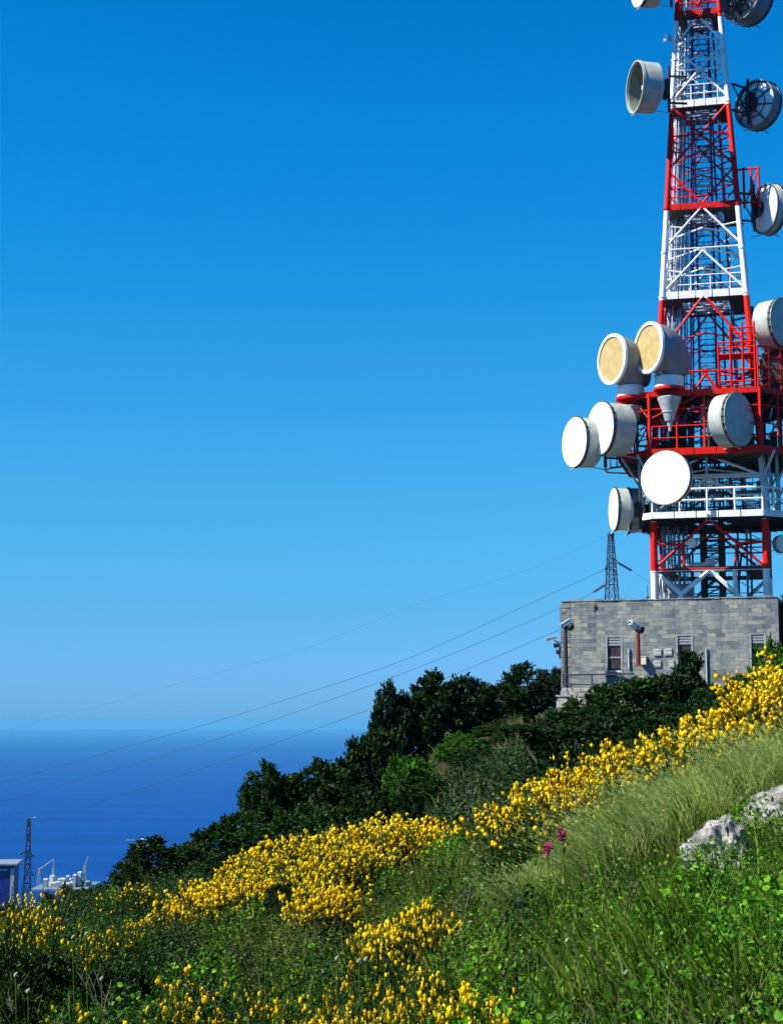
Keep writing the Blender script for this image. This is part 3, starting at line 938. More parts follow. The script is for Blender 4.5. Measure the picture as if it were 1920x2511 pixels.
    for i in range(26):                                     # cables and couplers crowding the gallery
        x, y = rq.uniform(-2.6, 2.6), rq.uniform(-2.6, 2.6); z = rq.uniform(Z2 + .2, Z3 - .4)
        b = MB()
        if i % 2: b.tube((x, y, z), (x + rq.uniform(-.7, .7), y + rq.uniform(-.3, .3), z + rq.uniform(-.1, .3)), rq.uniform(.035, .08), n=6)
        else: b.bx((x, y, z), (x + rq.uniform(.2, .5), y + .3, z + rq.uniform(.2, .7)))
        b.build('coupler', M['greywhite'], wd)
    b = MB()
    for i in range(34):
        x, y = rq.uniform(-2.7, 2.7), rq.uniform(-1.8, 2.7); z = rq.uniform(Z2 + .1, Z3 - .5)
        b.bar((x, y, z), (x + rq.uniform(-1.1, 1.1), y + rq.uniform(-.3, .3), z + rq.uniform(-.2, .2)), .05)
        b.path([(x, y, Z2), (x + rq.uniform(-.2, .2), y, Z3 - .2)], .03, n=4)
    b.build('cable_bundle', M['pylon'], wd)
    # deck at the top of the white base and things on it
    b = MB(); h = half(Z1)
    b.bx((-h, -h, Z1 - .05), (-h + 1.0, h, Z1 + .05)); b.bx((h - 1.0, -h, Z1 - .05), (h, h, Z1 + .05)); b.bx((-h + 1, h - 1.3, Z1 - .05), (h - 1, h, Z1 + .05)); b.bar((-h, -h, Z1), (h, -h, Z1), .14, .20)
    b.build('platform', M['dark'], root)
    b = MB(); q = tp(1672, 1386, -2.5); q2 = tp(1735, 1384, -2.5)
    b.tube(q, q2, .13, n=10); b.bx((q2.x - .15, -2.6, q2.z - .1), (q2.x + .35, -2.2, q2.z + .3)); q = tp(1640, 1420, 1.5); b.bx((q.x - .3, .8, .5), (q.x + 1.3, 2.2, Z1 - .4))
    b.build('equipment', M['greywhite'], root)
    b = MB()
    for z in np.arange(.4, Z2 - .3, .75):
        b.bar((-2.6, 2.3, z), (2.6, 2.3, z), .05); b.bar((-2.5, 2.3, z), (-1.2, 2.3, z + .7), .04); b.bar((2.5, 2.3, z), (1.2, 2.3, z + .7), .04)
    for x in (-2.2, -1.7, -1.2, 1.3, 2.0): b.path([(x, 2.2, 0), (x, 2.2, Z2)], .06, n=5)
    b.build('cable_tray', M['pylon'], root)
    b = MB(); a = tp(1596, 1325, -2.9); c = tp(1596, 1376, -2.9)
    b.path([(a.x + .5, -2.9, a.z), (a.x, -2.9, a.z), (c.x, -2.9, c.z), (c.x + .5, -2.9, c.z)], .04, n=5); b.build('step_bracket', M['pylon'], root)
    # mounting frame on the right of the upper red band
    b = MB(); zA = tz(410, 1800, -1.6); zB = tz(505, 1800, -1.6); u = half(zB)
    for uu in (u + .35, u + .75, u + 1.15): b.tube((uu, -1.4, zB - .1), (uu, -1.4, zA), .07, n=6)
    for zz in (zA - .1, zB + .2): b.tube((u - .2, -1.4, zz), (u + 1.2, -1.4, zz), .06, n=6)
    b.tube((u + .35, -1.4, zB), (u + 1.15, -1.4, zA - .1), .05, n=6)
    b.build('antenna_mount', BM, root)
    b = MB()                                                # dark box and bars: shade on the structure here is put into the colour
    for i in range(40):
        x, y = rq.uniform(2.9, 4.5), rq.uniform(-3, 2.5); b.bar((x, y, ZHD + rq.uniform(0, 1.5)), (x + rq.uniform(-.8, .8), y + rq.uniform(-.8, .8), ZHD + rq.uniform(.4, 2.2)), .07)
    b.bx((3.0, -2.6, ZHD + .01), (4.3, 1.8, ZHD + 1.75))
    b.build('equipment_cabinet', M['dark'], up)
    return root


mast = build_mast()


# ------------------------------------------------------------------ antennas on the mast
def facing(px, theta, tilt=0.0):
    """horizontal direction of a dish turned theta degrees to the left of the line to the viewer"""
    az = math.atan((px - CX) / F_PX) + R(theta)
    return Vector((-math.sin(az) * math.cos(R(tilt)), -math.cos(az) * math.cos(R(tilt)), math.sin(R(tilt))))


def dish(label, px, py, rpx, theta, d, kind='radome', L=.8, mount=1.4, face='white', shroud='offwhite', name='microwave_dish', ring=.30):
    """px,py,rpx: where the rim of the dish shows; d: metres ahead; built facing local -Y"""
    C = at(px, py, d); rr = rpx * d / F_PX / math.cos(math.atan((px - CX) / F_PX))
    fd = facing(px, theta)
    root = thing(name, label, 'dish antenna', C, math.atan2(fd.x, -fd.y), 'dish antennas on the mast')
    ax = (0, 1, 0)                                          # backwards along the axis of the dish
    Ls = L * rr; n = 56
    if kind in ('radome', 'back'):
        b = MB(); b.lathe([(.04 * rr, rr * .985), (.0, rr * 1.012), (.10 * rr, rr * 1.012), (.11 * rr, rr * .975), (.16 * rr, rr * .975), (.17 * rr, rr), (Ls, rr * .985), (Ls + .01, rr * .93)], (0, 0, 0), ax, n)
        s = b.build('shroud', M[shroud], root, True)
        b = MB(); b.lathe([(-.035 * rr, .002), (-.03 * rr, rr * .5), (-.012 * rr, rr * .93), (0.0, rr * .99), (.03 * rr, rr * .99)], (0, 0, 0), ax, n); b.build('radome', M[face], root, True)
        b = MB()
        rad = [rr * (1.052 if k % 4 == 0 else 1.016) for k in range(96)]   # clamps standing out round the rim
        b.loft([[Vector((r_ * math.cos(2 * math.pi * k / 96), y_, r_ * math.sin(2 * math.pi * k / 96))) for k, r_ in enumerate(rad)] for y_ in (.03 * rr, .12 * rr)])
        if rpx > 30: b.build('clip_band', M['dark'], s)
    else:                                                   # open drum: see the reflector and its feed inside
        b = MB(); b.lathe([(Ls, rr * .985), (.10 * rr, rr), (.09 * rr, rr * 1.03), (-.02, rr * 1.03), (-.02, rr * .975), (.10 * rr, rr * .965)], (0, 0, 0), ax, n); s = b.build('shroud', M[shroud], root, True)
        b = MB(); b.lathe([(.10 * rr, rr * .965), (Ls, rr * .955)], (0, 0, 0), ax, n); b.build('shaded_lining', M['shaded_lining'], root, True)  # inner sleeve coloured dark to stand for the shade in the drum
        b = MB(); b.lathe([(Ls * .80 + .45 * rr * (1 - q * q), max(rr * .955 * q, .004)) for q in np.linspace(1, 0, 14)], (0, 0, 0), ax, n); b.build('reflector', M['offwhite'], root, True)
        b = MB(); b.path([(0, Ls * .80 + .42 * rr, 0), (0, .35 * rr, 0)], .05, n=8); b.tube((0, .42 * rr, 0), (0, .30 * rr, 0), .11, .14, n=12); b.build('feed_horn', M['greywhite'], root, True)
    if kind == 'back':                                      # deep ring round the back, the shade of the recess put into its grey
        b = MB(); e = Ls + ring * rr
        b.lathe([(Ls - .05, rr * .99), (e, rr * 1.0), (e, rr * .955), (Ls + .02, rr * .95)], (0, 0, 0), ax, n); b.build('rear_ring', M['horn_grey'], root, True)
    b = MB(); dep = .34 * rr                                # shallow dome of the reflector behind the drum
    if kind == 'back': dep = .22 * rr
    b.lathe([(Ls - .02, rr * .93)] + [(Ls + dep * (1 - q * q), max(rr * .93 * q, .002)) for q in np.linspace(.96, 0, 12)], (0, 0, 0), ax, n)
    b.build('back_dome', M['white' if kind == 'back' and ring < .2 else 'offwhite'], root, True)
    if kind == 'back' and ring > .1:
        b = MB()
        for k in range(8):
            a = 2 * math.pi * (k + .3) / 8
            b.bar((rr * .93 * math.cos(a), Ls + .03, rr * .93 * math.sin(a)), (.25 * rr * math.cos(a + .25), Ls + dep + .10, .25 * rr * math.sin(a + .25)), .045, .09)
        for k in range(8):
            a, c = 2 * math.pi * (k + .3) / 8, 2 * math.pi * (k + 1.3) / 8
            b.bar((rr * .60 * math.cos(a), Ls + dep * .75, rr * .60 * math.sin(a)), (rr * .60 * math.cos(c), Ls + dep * .75, rr * .60 * math.sin(c)), .035, .06)
        b.build('back_frame', M['pylon'], root)
    b = MB(); y0 = Ls + dep; sc = 1 if rpx > 30 else .3
    b.tube((0, y0 - .1 * sc, 0), (0, y0 + .15 * sc, 0), .28 * rr, n=16); b.bx((-.20 * rr, y0 + .12 * sc, -.38 * rr), (.20 * rr, y0 + .30 * sc, .38 * rr))
    b.tube((0, y0 + .38 * sc, -.95 * rr), (0, y0 + .38 * sc, .95 * rr), .085 * sc, n=10)
    b.bar((.02, y0 + .38 * sc, .55 * rr), (.1, y0 + .38 + mount, .55 * rr), .10 * sc); b.bar((.02, y0 + .38 * sc, -.55 * rr), (.1, y0 + .38 + mount, -.55 * rr), .10 * sc); b.bar((.02, y0 + .38 * sc, -.55 * rr), (.1, y0 + .38 + mount, .55 * rr), .06 * sc)
    b.build('mount', M['darkpole'], root)
    b = MB(); b.tube((.1 * rr, Ls * .7, -rr * .96), (.35 * rr, y0 + .3, -rr * 1.1), .03 * sc, n=6); b.tube((-.1, .1 * rr, -rr * 1.0), (-.25, -.1 * rr, -rr * 1.14), .04 * sc, n=6); b.build('stay_rod', M['greywhite'], root)
    return root


dish('white drum dish cut by the top edge, left of the mast', 1568, -44, 62, 68, 87.6, L=.75, mount=.8)
dish('open drum dish with a hollow half shaded mouth, upper left of the mast', 1556, 213, 64, 70, 87.0, 'open', L=.80, mount=1.0)
dish('big round dish seen from behind, right of the upper white band', 1868, 262, 61, -142, 90.5, 'back', L=.40, mount=1.3, shroud='horn_grey', ring=.14)
dish('dark dish seen from behind at the top right edge of the mast', 1848, 3, 64, -140, 91.0, 'back', L=.45, mount=1.0, shroud='horn_grey', ring=.42)
dish('pale dish seen from behind, right of the red band under the white one', 1896, 515, 62, -122, 89.0, 'back', L=.4, mount=1.0, ring=.04)
dish('cream drum dish turned right and cut by the right edge, above the red deck', 1922, 792, 61, -58, 86.5, face='offwhite', L=.85)
dish('leftmost flat white drum dish beside the red deck', 1407, 1084, 62, 61, 87.5, L=.80, mount=.9)
dish('flat white drum dish overlapping the leftmost one beside the red deck', 1470, 1051, 66, 60, 86.6, L=1.0, mount=.9)
dish('cream drum dish turned to the right on the front of the red deck', 1812, 1028, 66, -58, 84.2, face='offwhite', L=.72, mount=.2)
dish('large round white dish facing the viewer below the red deck', 1630, 1171, 66.5, 27, 84.3, L=.30, mount=.1)
dish('low drum dish seen side on at the left corner of the white deck', 1503, 1249, 52, 77, 85.6, L=.62, mount=.2)
dish('dark drum dish standing just behind the low side on one at the white deck', 1537, 1252, 55, 84, 88.6, L=.5, mount=.5, face='greywhite', shroud='horn_grey')
dish('dark dish half hidden at the right edge beside the horn deck', 1946, 905, 62, -150, 88.0, 'back', L=.4, mount=.6, shroud='horn_grey', ring=.6)
dish('tiny outer white dish high on the left leg of the mast', 1632, 91, 8.5, 45, 88.3, L=.5, mount=.25)
dish('tiny inner white dish high on the left leg of the mast', 1653, 91, 10, 55, 88.0, L=.5, mount=.2)
dish('small pale round dish inside the mast just above the building', 1694, 1331, 12, 20, 87.6, L=.8, mount=.5)
dish('small white drum dish at the right edge just above the building', 1921, 1333, 22, -35, 88.0, L=.8, mount=.4)


def horn(label, apx, apy, rpx, npx, npy, nr, d, theta):
    """cornet shaped horn reflector: a narrow upright neck swelling and bending into a wide round mouth"""
    base = at(npx, npy, d)
    root = thing('horn_antenna', label, 'horn antenna', base, 0, 'horn antennas on the red deck')
    fd = facing(apx, theta); fd.z = -.10; fd.normalize()
    A = Vector(at(apx, apy, d)) - Vector(base)
    k = d / F_PX * 1.02
    Ra, Rn = rpx * k, nr * k
    hd = Vector((fd.x, fd.y, 0)).normalized()
    A = A + hd * .0
    side = Vector((0, 0, 1)).cross(hd).normalized()
    n = 48; up = Vector((0, 0, 1))
    vr = Vector((math.cos(math.atan((apx - CX) / F_PX)), -math.sin(math.atan((apx - CX) / F_PX)), 0))
    A = hd * (A.dot(vr) / hd.dot(vr)) + up * A.z             # the mouth stands straight out along its own direction
    za = .60; Q = hd * Rn * 1.0 + up * (A.z - Ra * 1.0)      # the inner corner the body bends round
    rings = [[up * za + (-hd * math.cos(2 * math.pi * j / n) + side * math.sin(2 * math.pi * j / n)) * Rn * .95 for j in range(n)]]
    Q.z = max(Q.z, za + .04)
    for i in range(0, 17):
        ph = i / 16 * math.pi / 2
        rad = Rn * 1.30 + (Ra * .985 - Rn * 1.30) * (i / 16) ** .85
        out = -hd * math.cos(ph) + up * math.sin(ph)
        rings.append([Q + out * (rad * 1.01) + (out * math.cos(2 * math.pi * j / n) + side * math.sin(2 * math.pi * j / n)) * rad for j in range(n)])
    rings.append([A + (up * math.cos(2 * math.pi * j / n) + side * math.sin(2 * math.pi * j / n)) * Ra * .985 for j in range(n)])
    fd = hd
    b = MB(); b.loft(rings); b.build('horn_body', M['horn_grey'], root, True)
    b = MB(); b.lathe([(-.05, Ra * 1.0), (-.05, Ra * 1.05), (.10, Ra * 1.05), (.12, Ra * 1.03), (.12, Ra * .92), (.05, Ra * .91)], A, fd, 56); b.build('rim', M['white'], root, True)
    b = MB(); b.lathe([(.06, .002), (.055, Ra * .5), (.05, Ra * .92)], A, fd, 56); b.build('membrane', M['tan'], root, True)
    b = MB(); b.lathe([(.10, Rn * 1.06), (.10, Rn * 1.20), (.66, Rn * 1.16), (.68, Rn * .9)], (0, 0, 0), (0, 0, 1), 36); b.build('neck_collar', M['white'], root, True)
    b = MB(); b.lathe([(-.06, Rn * .9), (-.06, Rn * 1.32), (.06, Rn * 1.32), (.10, Rn * 1.2), (.10, Rn * .9)], (0, 0, 0), (0, 0, 1), 36); b.build('base_ring', M['redpaint'], root, True)
    b = MB(); b.lathe([(-.42, Rn * .95), (-.46, Rn * 1.02), (-.55, Rn * .98), (-1.2, Rn * .62), (-1.21, Rn * .66), (-1.25, Rn * .66), (-1.26, Rn * .60), (-1.7, Rn * .40), (-1.72, Rn * .26), (-2.25, Rn * .14)], (0, 0, 0), (0, 0, 1), 28); b.build('feed_cone', M['greywhite'], root, True)
    b = MB(); o = hd * (Rn * .5) + side * (-Rn); b.tube(Vector((0, 0, .05)) - side * Rn * 1.2, A - fd * .3 - Vector((0, 0, Ra * .8)), .05, n=7); b.tube(Vector((0, 0, .05)) + side * Rn * 1.2, A - fd * .3 - Vector((0, 0, Ra * .8)), .05, n=7); b.build('stay_rod', M['white'], root)
    return root


horn('horn antenna with tan mouth, the higher right one of the pair on the red deck', 1592, 858, 61, 1640, 955, 29, 86.0, 57)
horn('horn antenna with tan mouth, the lower left one of the pair on the red deck', 1502, 886, 60, 1546, 978, 28, 87.4, 57)

# ------------------------------------------------------------------ pylons, power lines
def pylon(label, top, base_z, w_top, w_base, arms, strings, n=16, thick=1.0):
    """slim lattice pylon; arms (height below top, half length, direction), insulator strings as parts"""
    H = top[2] - base_z
    root = thing('power_pylon', label, 'pylon', (top[0], top[1], base_z), .25, 'power pylons')
    b = MB()
    wid = lambda t: (w_base * (1 - t) + w_top * t) / 2 if t < 1 else w_top / 2
    C4 = [(-1, -1), (1, -1), (1, 1), (-1, 1)]
    for c in C4: b.path([(c[0] * wid(t), c[1] * wid(t), H * t) for t in np.linspace(0, 1, 6)], .085 * thick, n=4)
    zs = [H * (1 - (1 - i / n) ** 1.25) for i in range(n + 1)]
    for i in range(n):
        w0, w1 = wid(zs[i] / H), wid(zs[i + 1] / H)
        for k in range(4):
            a, c = C4[k], C4[(k + 1) % 4]
            b.tube((a[0] * w0, a[1] * w0, zs[i]), (c[0] * w1, c[1] * w1, zs[i + 1]), .042 * thick, n=4)
            b.tube((c[0] * w0, c[1] * w0, zs[i]), (a[0] * w1, a[1] * w1, zs[i + 1]), .042 * thick, n=4)
            b.tube((a[0] * w1, a[1] * w1, zs[i + 1]), (c[0] * w1, c[1] * w1, zs[i + 1]), .042 * thick, n=4)
    b.build('lattice_body', M['pylon'], root)
    b = MB(); b.bx((-w_top * .7, -w_top * .7, H - .15), (w_top * .7, w_top * .7, H + .25)); b.build('peak', M['pylon'], root)
    Mi = Matrix.Rotation(-.25, 3, 'Z')
    for (dz, dx, dy) in arms:
        b = MB(); e = Mi @ Vector((dx, dy, 0)) + Vector((0, 0, H - dz)); w = wid((H - dz) / H)
        for s in (-1, 1):
            b.tube((w * s * .8, -w * s * .8, H - dz), e, .06, n=4); b.tube((w * s * .8, w * s * .8, H - dz + .9), e, .055, n=4)
        b.build('cross_arm', M['pylon'], root)
    for (p, q) in strings:
        p = Mi @ (Vector(p) - Vector((top[0], top[1], base_z))); q = Mi @ (Vector(q) - Vector((top[0], top[1], base_z)))
        b = MB(); nn = 14
        b.tube(p, q, .05, n=6)
        for i in range(nn):
            c = p.lerp(q, (i + .5) / nn); d = (q - p).normalized(); b.tube(c - d * .05, c + d * .05, .20, .14, n=10)
        b.build('insulator_string', M['pylon'], root)
    return root


PT = at(1497, 1311, 230.0)
zp = lambda px, py, d=230.0: Vector(at(px, py, d))
pylon('blue grey lattice pylon showing above the left part of the building roof', PT, -12.0, .55, 4.6,
      [(4.05, 1.25, 0), (4.6, -.85, 0), (7.0, -.85, 0), (5.6, .95, .5)],
      [(zp(1518, 1382), zp(1548, 1399)), (zp(1483, 1434), zp(1454, 1452)), (zp(1489, 1391), zp(1483, 1397))])
PT2 = at(72, 2009, 350.0)
zq = lambda px, py: Vector(at(px, py, 350.0))
pylon('distant lattice pylon standing low against the sea at the left edge', PT2, float(ground_z(PT2[0], PT2[1])) - .5, .5, 4.6,
      [(9.3, -2.1, 0), (7.6, 1.4, 0), (11.5, 1.6, 0)], [(zq(62, 2088), zq(50, 2094))], n=14, thick=2.4)


def wire(label, pts, r=.028):
    P = [Vector(at(*p)) for p in pts]
    # smooth interpolation through the surveyed points
    out = []
    for i in range(len(P) - 1):
        p0, p1, p2, p3 = P[max(i - 1, 0)], P[i], P[i + 1], P[min(i + 2, len(P) - 1)]
        for k in range(10):
            t = k / 10
            out.append(.5 * ((2 * p1) + (p2 - p0) * t + (2 * p0 - 5 * p1 + 4 * p2 - p3) * t * t + (3 * p1 - p0 - 3 * p2 + p3) * t ** 3))
    out.append(P[-1])
    b = MB(); b.path(out, r, n=5)
    o = b.build('power_line', M['black'], None)
    tag(o, label, 'power line', 'power lines across the sky')


def far(px): return 230 + (1497 - px) * .085                # the lines run away to the left


wire('highest of the three dark power lines sloping down left from the roof pylon', [(px, py, far(px)) for px, py in ((1484, 1396), (1300, 1480), (1000, 1615), (750, 1700), (500, 1778), (250, 1849), (0, 1921), (-300, 2000))])
wire('middle of the three dark power lines sloping down left behind the building roof', [(px, py, far(px)) for px, py in ((1454, 1452), (1375, 1491), (1100, 1607), (900, 1684), (700, 1755), (500, 1823), (250, 1896), (0, 1968), (-300, 2045))])
wire('lowest of the three dark power lines, dipping behind the dark treetops', [(px, py, far(px)) for px, py in ((1440, 1515), (1375, 1543), (1105, 1658), (930, 1731), (700, 1814), (500, 1884), (300, 1950), (100, 2018), (-300, 2140))])
wire('faint uppermost earth wire running from the pylon peak far to the left', [(px, py, far(px)) for px, py in ((1495, 1312), (1300, 1395), (1000, 1490), (750, 1590), (500, 1659), (250, 1729), (0, 1795), (-300, 1870))], .010)
wire('short wire running from the roof pylon to the right behind the mast', [(1548, 1399, 231), (1600, 1432, 236), (1700, 1478, 244), (1900, 1540, 262)], .02)

# ------------------------------------------------------------------ far shore: blue warehouse, harbour, boats
P = at(-30, 2190, 300.0)
ang = .12
t = thing('blue_warehouse', 'deep blue walled warehouse with pale roof edge at the left edge by the sea', 'warehouse', (P[0], P[1], float(ground_z(P[0], P[1])) - 1), ang)
mb_ = noisy('deep_blue_cladding', (.002, .016, .16), (.003, .026, .24), 2, .5)
H_ = at(20, 2122, 300)[2] - t.location[2]
b = MB(); b.bx((-9, 0, 0), (4.5, 9, H_)); b.build('wall', mb_, t)
b = MB(); b.bx((-9.4, -.5, H_), (5.1, 9.5, H_ + .26)); b.build('roof', M['steel'], t)
b = MB(); b.bx((3.95, -.14, .2), (4.6, -.005, H_ - .6)); b.build('corner_trim', M['greywhite'], t)
b = MB(); b.bx((2.0, -.12, H_ - .95), (3.4, -.005, H_ - .65)); b.build('wall_light', M['greywhite'], t)

QD = 2600.0  # harbour kept in dull, bluish tones: distance haze put into the colours
q0, q1 = at(120, 2165, QD), at(215, 2165, QD)
o = MB()
o.bx((q0[0] - 15, QD - 60, SEA_Z - 6), (q1[0] + 10, QD + 60, SEA_Z + 2.2)); o.bx((q1[0] + 10, QD + 120, SEA_Z - 6), (q1[0] + 110, QD + 170, SEA_Z + 3))
tag(o.build('quay', M['horn_grey'], None), 'pale harbour quay far below at the edge of the sea', 'quay', kind='structure')
bw = MB(); rb = random.Random(9); x = q1[0] + 15
while x < q1[0] + 190:
    bw.box((x, QD + 240 + rb.uniform(-4, 4), SEA_Z + 1), (rb.uniform(9, 16), 14, rb.uniform(5, 9)), X=(1, rb.uniform(-.3, .3), 0)); x += 8
tag(bw.build('breakwater', M['pylon'], None), 'long grey rubble breakwater beyond the harbour', 'breakwater')


def crane(px, pytop, label, lean=0.0, k=.6):
    p = at(px, 2168, QD)
    h = (at(px, pytop, QD)[2] - SEA_Z)
    r_ = thing('harbour_crane', label, 'crane', (p[0], QD, SEA_Z + 2), 0, 'cranes on the quay')
    b = MB(); w = 5 * k
    for sx in (-1, 1):
        for sy in (-1, 1): b.tube((sx * w, sy * w, 0), (sx * w * .6, sy * w * .6, h * .45), .9 * k, n=5)
    b.bx((-w * .8, -w * .8, h * .42), (w * .8, w * .8, h * .50)); b.build('portal', M['steel'], r_)
    b = MB(); b.bx((-w * .7, -w * .6, h * .50), (w * .7, w * .6, h * .66)); b.build('machine_house', M['steel'], r_)
    b = MB()
    for s in (-1, 1): b.tube((s * 1.2, 0, h * .6), (lean + s * .6, 0, h), 1.0 * k, .6 * k, n=5)
    for i in range(6): b.tube((-1.2 + lean * i / 6, 0, h * (.6 + .4 * i / 6)), (1.2 + lean * (i + 1) / 6, 0, h * (.6 + .4 * (i + 1) / 6)), .45 * k, n=4)
    b.build('jib', M['steel'], r_)


crane(208, 2102, 'tallest white harbour crane at the right end of the quay', 5)
crane(131, 2112, 'white harbour crane with upright jib in the middle of the quay', 1, .5)
crane(96, 2110, 'pale harbour crane with its jib leaning far to the right', 22, .45)
for i, (px, w, h, yo) in enumerate([(122, 6, 11, 0), (133, 6, 14, 20), (150, 20, 6, 60), (161, 8, 11, 10), (172, 11, 5, 0), (182, 6, 10, 40), (192, 4, 17, 5), (201, 5, 20, 15), (216, 7, 5, 30), (142, 7, 6, 0), (127, 5, 6, 35), (167, 4, 13, 30), (187, 9, 6, 12), (155, 5, 8, -10)]):
    p = at(px, 2168, QD)
    d = thing('harbour_shed', 'small white harbour building or tank among the crowded sheds on the quay', 'building', (p[0], QD - 30 + yo, SEA_Z + 2.2), rb.uniform(-.3, .3), 'sheds on the quay')
    b = MB(); b.bx((-w / 2, -5, 0), (w / 2, 7, h)); b.build('wall', M[('frame', 'concrete', 'steel')[i % 3]], d)
    b = MB(); b.loft([[Vector((-w / 2 - .4, -5.4, h)), Vector((-w / 2 - .4, 7.4, h)), Vector((-w / 2 - .4, 1, h + 2.2))], [Vector((w / 2 + .4, -5.4, h)), Vector((w / 2 + .4, 7.4, h)), Vector((w / 2 + .4, 1, h + 2.2))]], cap0=True, cap1=True); b.build('roof', M['greywhite'], d)


def boat(px, py, L, label):
    d = ray(px, py); tt = (SEA_Z - EYE[2]) / d[2]; p = EYE + d * tt
    r_ = thing('motor_boat', label, 'boat', (p[0], p[1], SEA_Z), R(-4), 'boats with white wakes')
    b = MB()
    prof = [(-.5, .42, 0), (.2, .5, 0), (.42, .28, .1), (.5, .02, .18)]
    rings = [[Vector((x * L, -y * L * .3, L * .12 + z * L * .3)), Vector((x * L, -y * L * .18, 0)), Vector((x * L, y * L * .18, 0)), Vector((x * L, y * L * .3, L * .12 + z * L * .3))] for x, y, z in prof]
    b.loft(rings, True, 0, True, True); b.build('hull', M['white'], r_)
    b = MB(); b.bx((-.25 * L, -.1 * L, .12 * L), (.12 * L, .1 * L, .26 * L)); b.build('cabin', M['white'], r_)
    b = MB(); v = []
    for i in range(9):
        q = i / 8; v.append([Vector((-.45 * L - q * L * 2.0, -.1 * L - q * .26 * L, .05 + .4 * (1 - q))), Vector((-.45 * L - q * L * 2.0, .1 * L + q * .26 * L, .05 + .4 * (1 - q)))])
    b.loft(v, False); b.build('wake', M['frame'], r_)


boat(352, 2060, 15, 'small motor boat with a white wake on the sea right of the harbour')
boat(86, 2006, 10, 'small white boat on the sea beside the top of the far left pylon')


# ------------------------------------------------------------------ vegetation helpers
def unit(v): return v / np.maximum(np.linalg.norm(v, axis=-1, keepdims=True), 1e-9)


def rand_dirs(n, up=0.0, rng=RNG):
    v = rng.normal(size=(n, 3)); v[:, 2] += up
    return unit(v)


def leaves(P, D, L, W, rng=RNG, fold=.18):
    """rounded leaves folded along the midrib: base P, direction D, length L, width W"""
    n = len(P); L = np.broadcast_to(L, n)[:, None]; W = np.broadcast_to(W, n)[:, None]
    S = unit(np.cross(D, rng.normal(size=(n, 3)))); Nn = np.cross(S, D)
    up = Nn * W * fold
    v = np.stack([P, P + D * L * .30 + S * W * .46 + up, P + D * L * .70 + S * W * .42 + up * .6, P + D * L - Nn * L * .14,
                  P + D * L * .70 - S * W * .42 + up * .6, P + D * L * .30 - S * W * .46 + up], 1).reshape(-1, 3)
    i = np.arange(n)[:, None] * 6
    return v, np.concatenate([i + np.array([[0, 1, 2, 3]]), i + np.array([[0, 3, 4, 5]])])


def blades(P, H, lean, W, rng=RNG):
    """grass blades: root P, height H, lean vector (N,3 horizontal), width W"""
    n = len(P); H = np.broadcast_to(H, n)[:, None]; W = np.broadcast_to(W, n)[:, None]
    a = rng.uniform(0, 2 * np.pi, n); S = np.stack([np.cos(a), np.sin(a), np.zeros(n)], 1)
    up = np.array([[0, 0, 1.0]])
    m = P + up * H * .55 + lean * H * .28; t = P + up * H * .93 + lean * H
    v = np.stack([P - S * W * .5, P + S * W * .5, m + S * W * .42, m - S * W * .42, t], 1).reshape(-1, 3)
    i = np.arange(n)[:, None] * 5
    return v, i + np.array([[0, 1, 2, 3]]), i + np.array([[3, 2, 4]])


def join(parts):
    """parts: list of (V, [faces], mat index) -> V, faces, midx"""
    Vs, Fs, Ms, off = [], [], [], 0
    for V, fs, mi in parts:
        Vs.append(V)
        for f in fs: Fs.append(f + off); Ms.append(np.full(len(f), mi, np.int32))
        off += len(V)
    return np.concatenate(Vs), Fs, Ms


# ------------------------------------------------------------------ trees and bushes behind the crest
def tree_variant(seed, style):
    """unit height, about unit width; sprigs of leaflets round limb ends"""
    rng = np.random.default_rng(seed)
    nc = 95
    c = rng.normal(size=(nc, 3)); c = unit(c) * rng.uniform(.25, 1, (nc, 1)) ** .5
    if style == 'round': c = c * [.40, .40, .40] + [0, 0, .54]
    elif style == 'spire': c = c * [.34, .34, .48] + [0, 0, .52]; c[:, :2] *= (1.25 - .75 * c[:, 2:3])
    else: c = c * [.46, .46, .42] + [0, 0, .44]
    lump = 1 + .22 * np.sin(np.arctan2(c[:, 1], c[:, 0]) * 3 + seed) * np.cos(c[:, 2] * 7 + seed)
    c[:, :2] *= lump[:, None]
    c[:, 2] = np.maximum(c[:, 2], .06)
    Ps, Ds, Ls = [], [], []
    twig = MB()
    for k in range(nc):
        out = unit((c[k] - np.array([0, 0, .35]))[None])[0]
        ns = rng.integers(8, 14)
        sz = rng.uniform(.8, 1.25)
        dirs = unit(out[None] * .75 + rng.normal(size=(ns, 3)) * .65 + np.array([0, 0, .45]))
        for d in dirs:
            tl = rng.uniform(.07, .15) * sz
            m = 10
            s = np.linspace(.1, 1, m)[:, None]
            p = c[k] + d * tl * s + np.array([0, 0, -.02]) * s * s
            dd = unit(d[None] * .8 + rng.normal(size=(m, 3)) * .6)
            Ps.append(p); Ds.append(dd); Ls.append(np.full(m, .052 * sz) * rng.uniform(.7, 1.2, m))
    P, D, L = np.concatenate(Ps), np.concatenate(Ds), np.concatenate(Ls)
    V, Fq = leaves(P, D, L, L * .48, rng)
    crown = np_mesh('crown_%s' % style, V, [Fq], [M['tree_dark']])
    b = MB()
    b.path([(0, 0, -.06), (.01, .01, .2), (-.01, .02, .45), (.02, 0, .75)], [.035, .028, .018, .006], n=7)
    for k in range(0, nc, 4):
        q = Vector(c[k]); z0 = max(.05, q.z * .45)
        b.path([(0, 0, z0), tuple(Vector((0, 0, z0)).lerp(q, .5) + Vector((0, 0, .03))), tuple(q)], [.013, .009, .004], n=4)
    return crown, b.mesh('trunk', M['bark'])


TREE_V = [tree_variant(21, 'round'), tree_variant(22, 'bush'), tree_variant(23, 'spire'), tree_variant(24, 'bush'), tree_variant(25, 'round')]


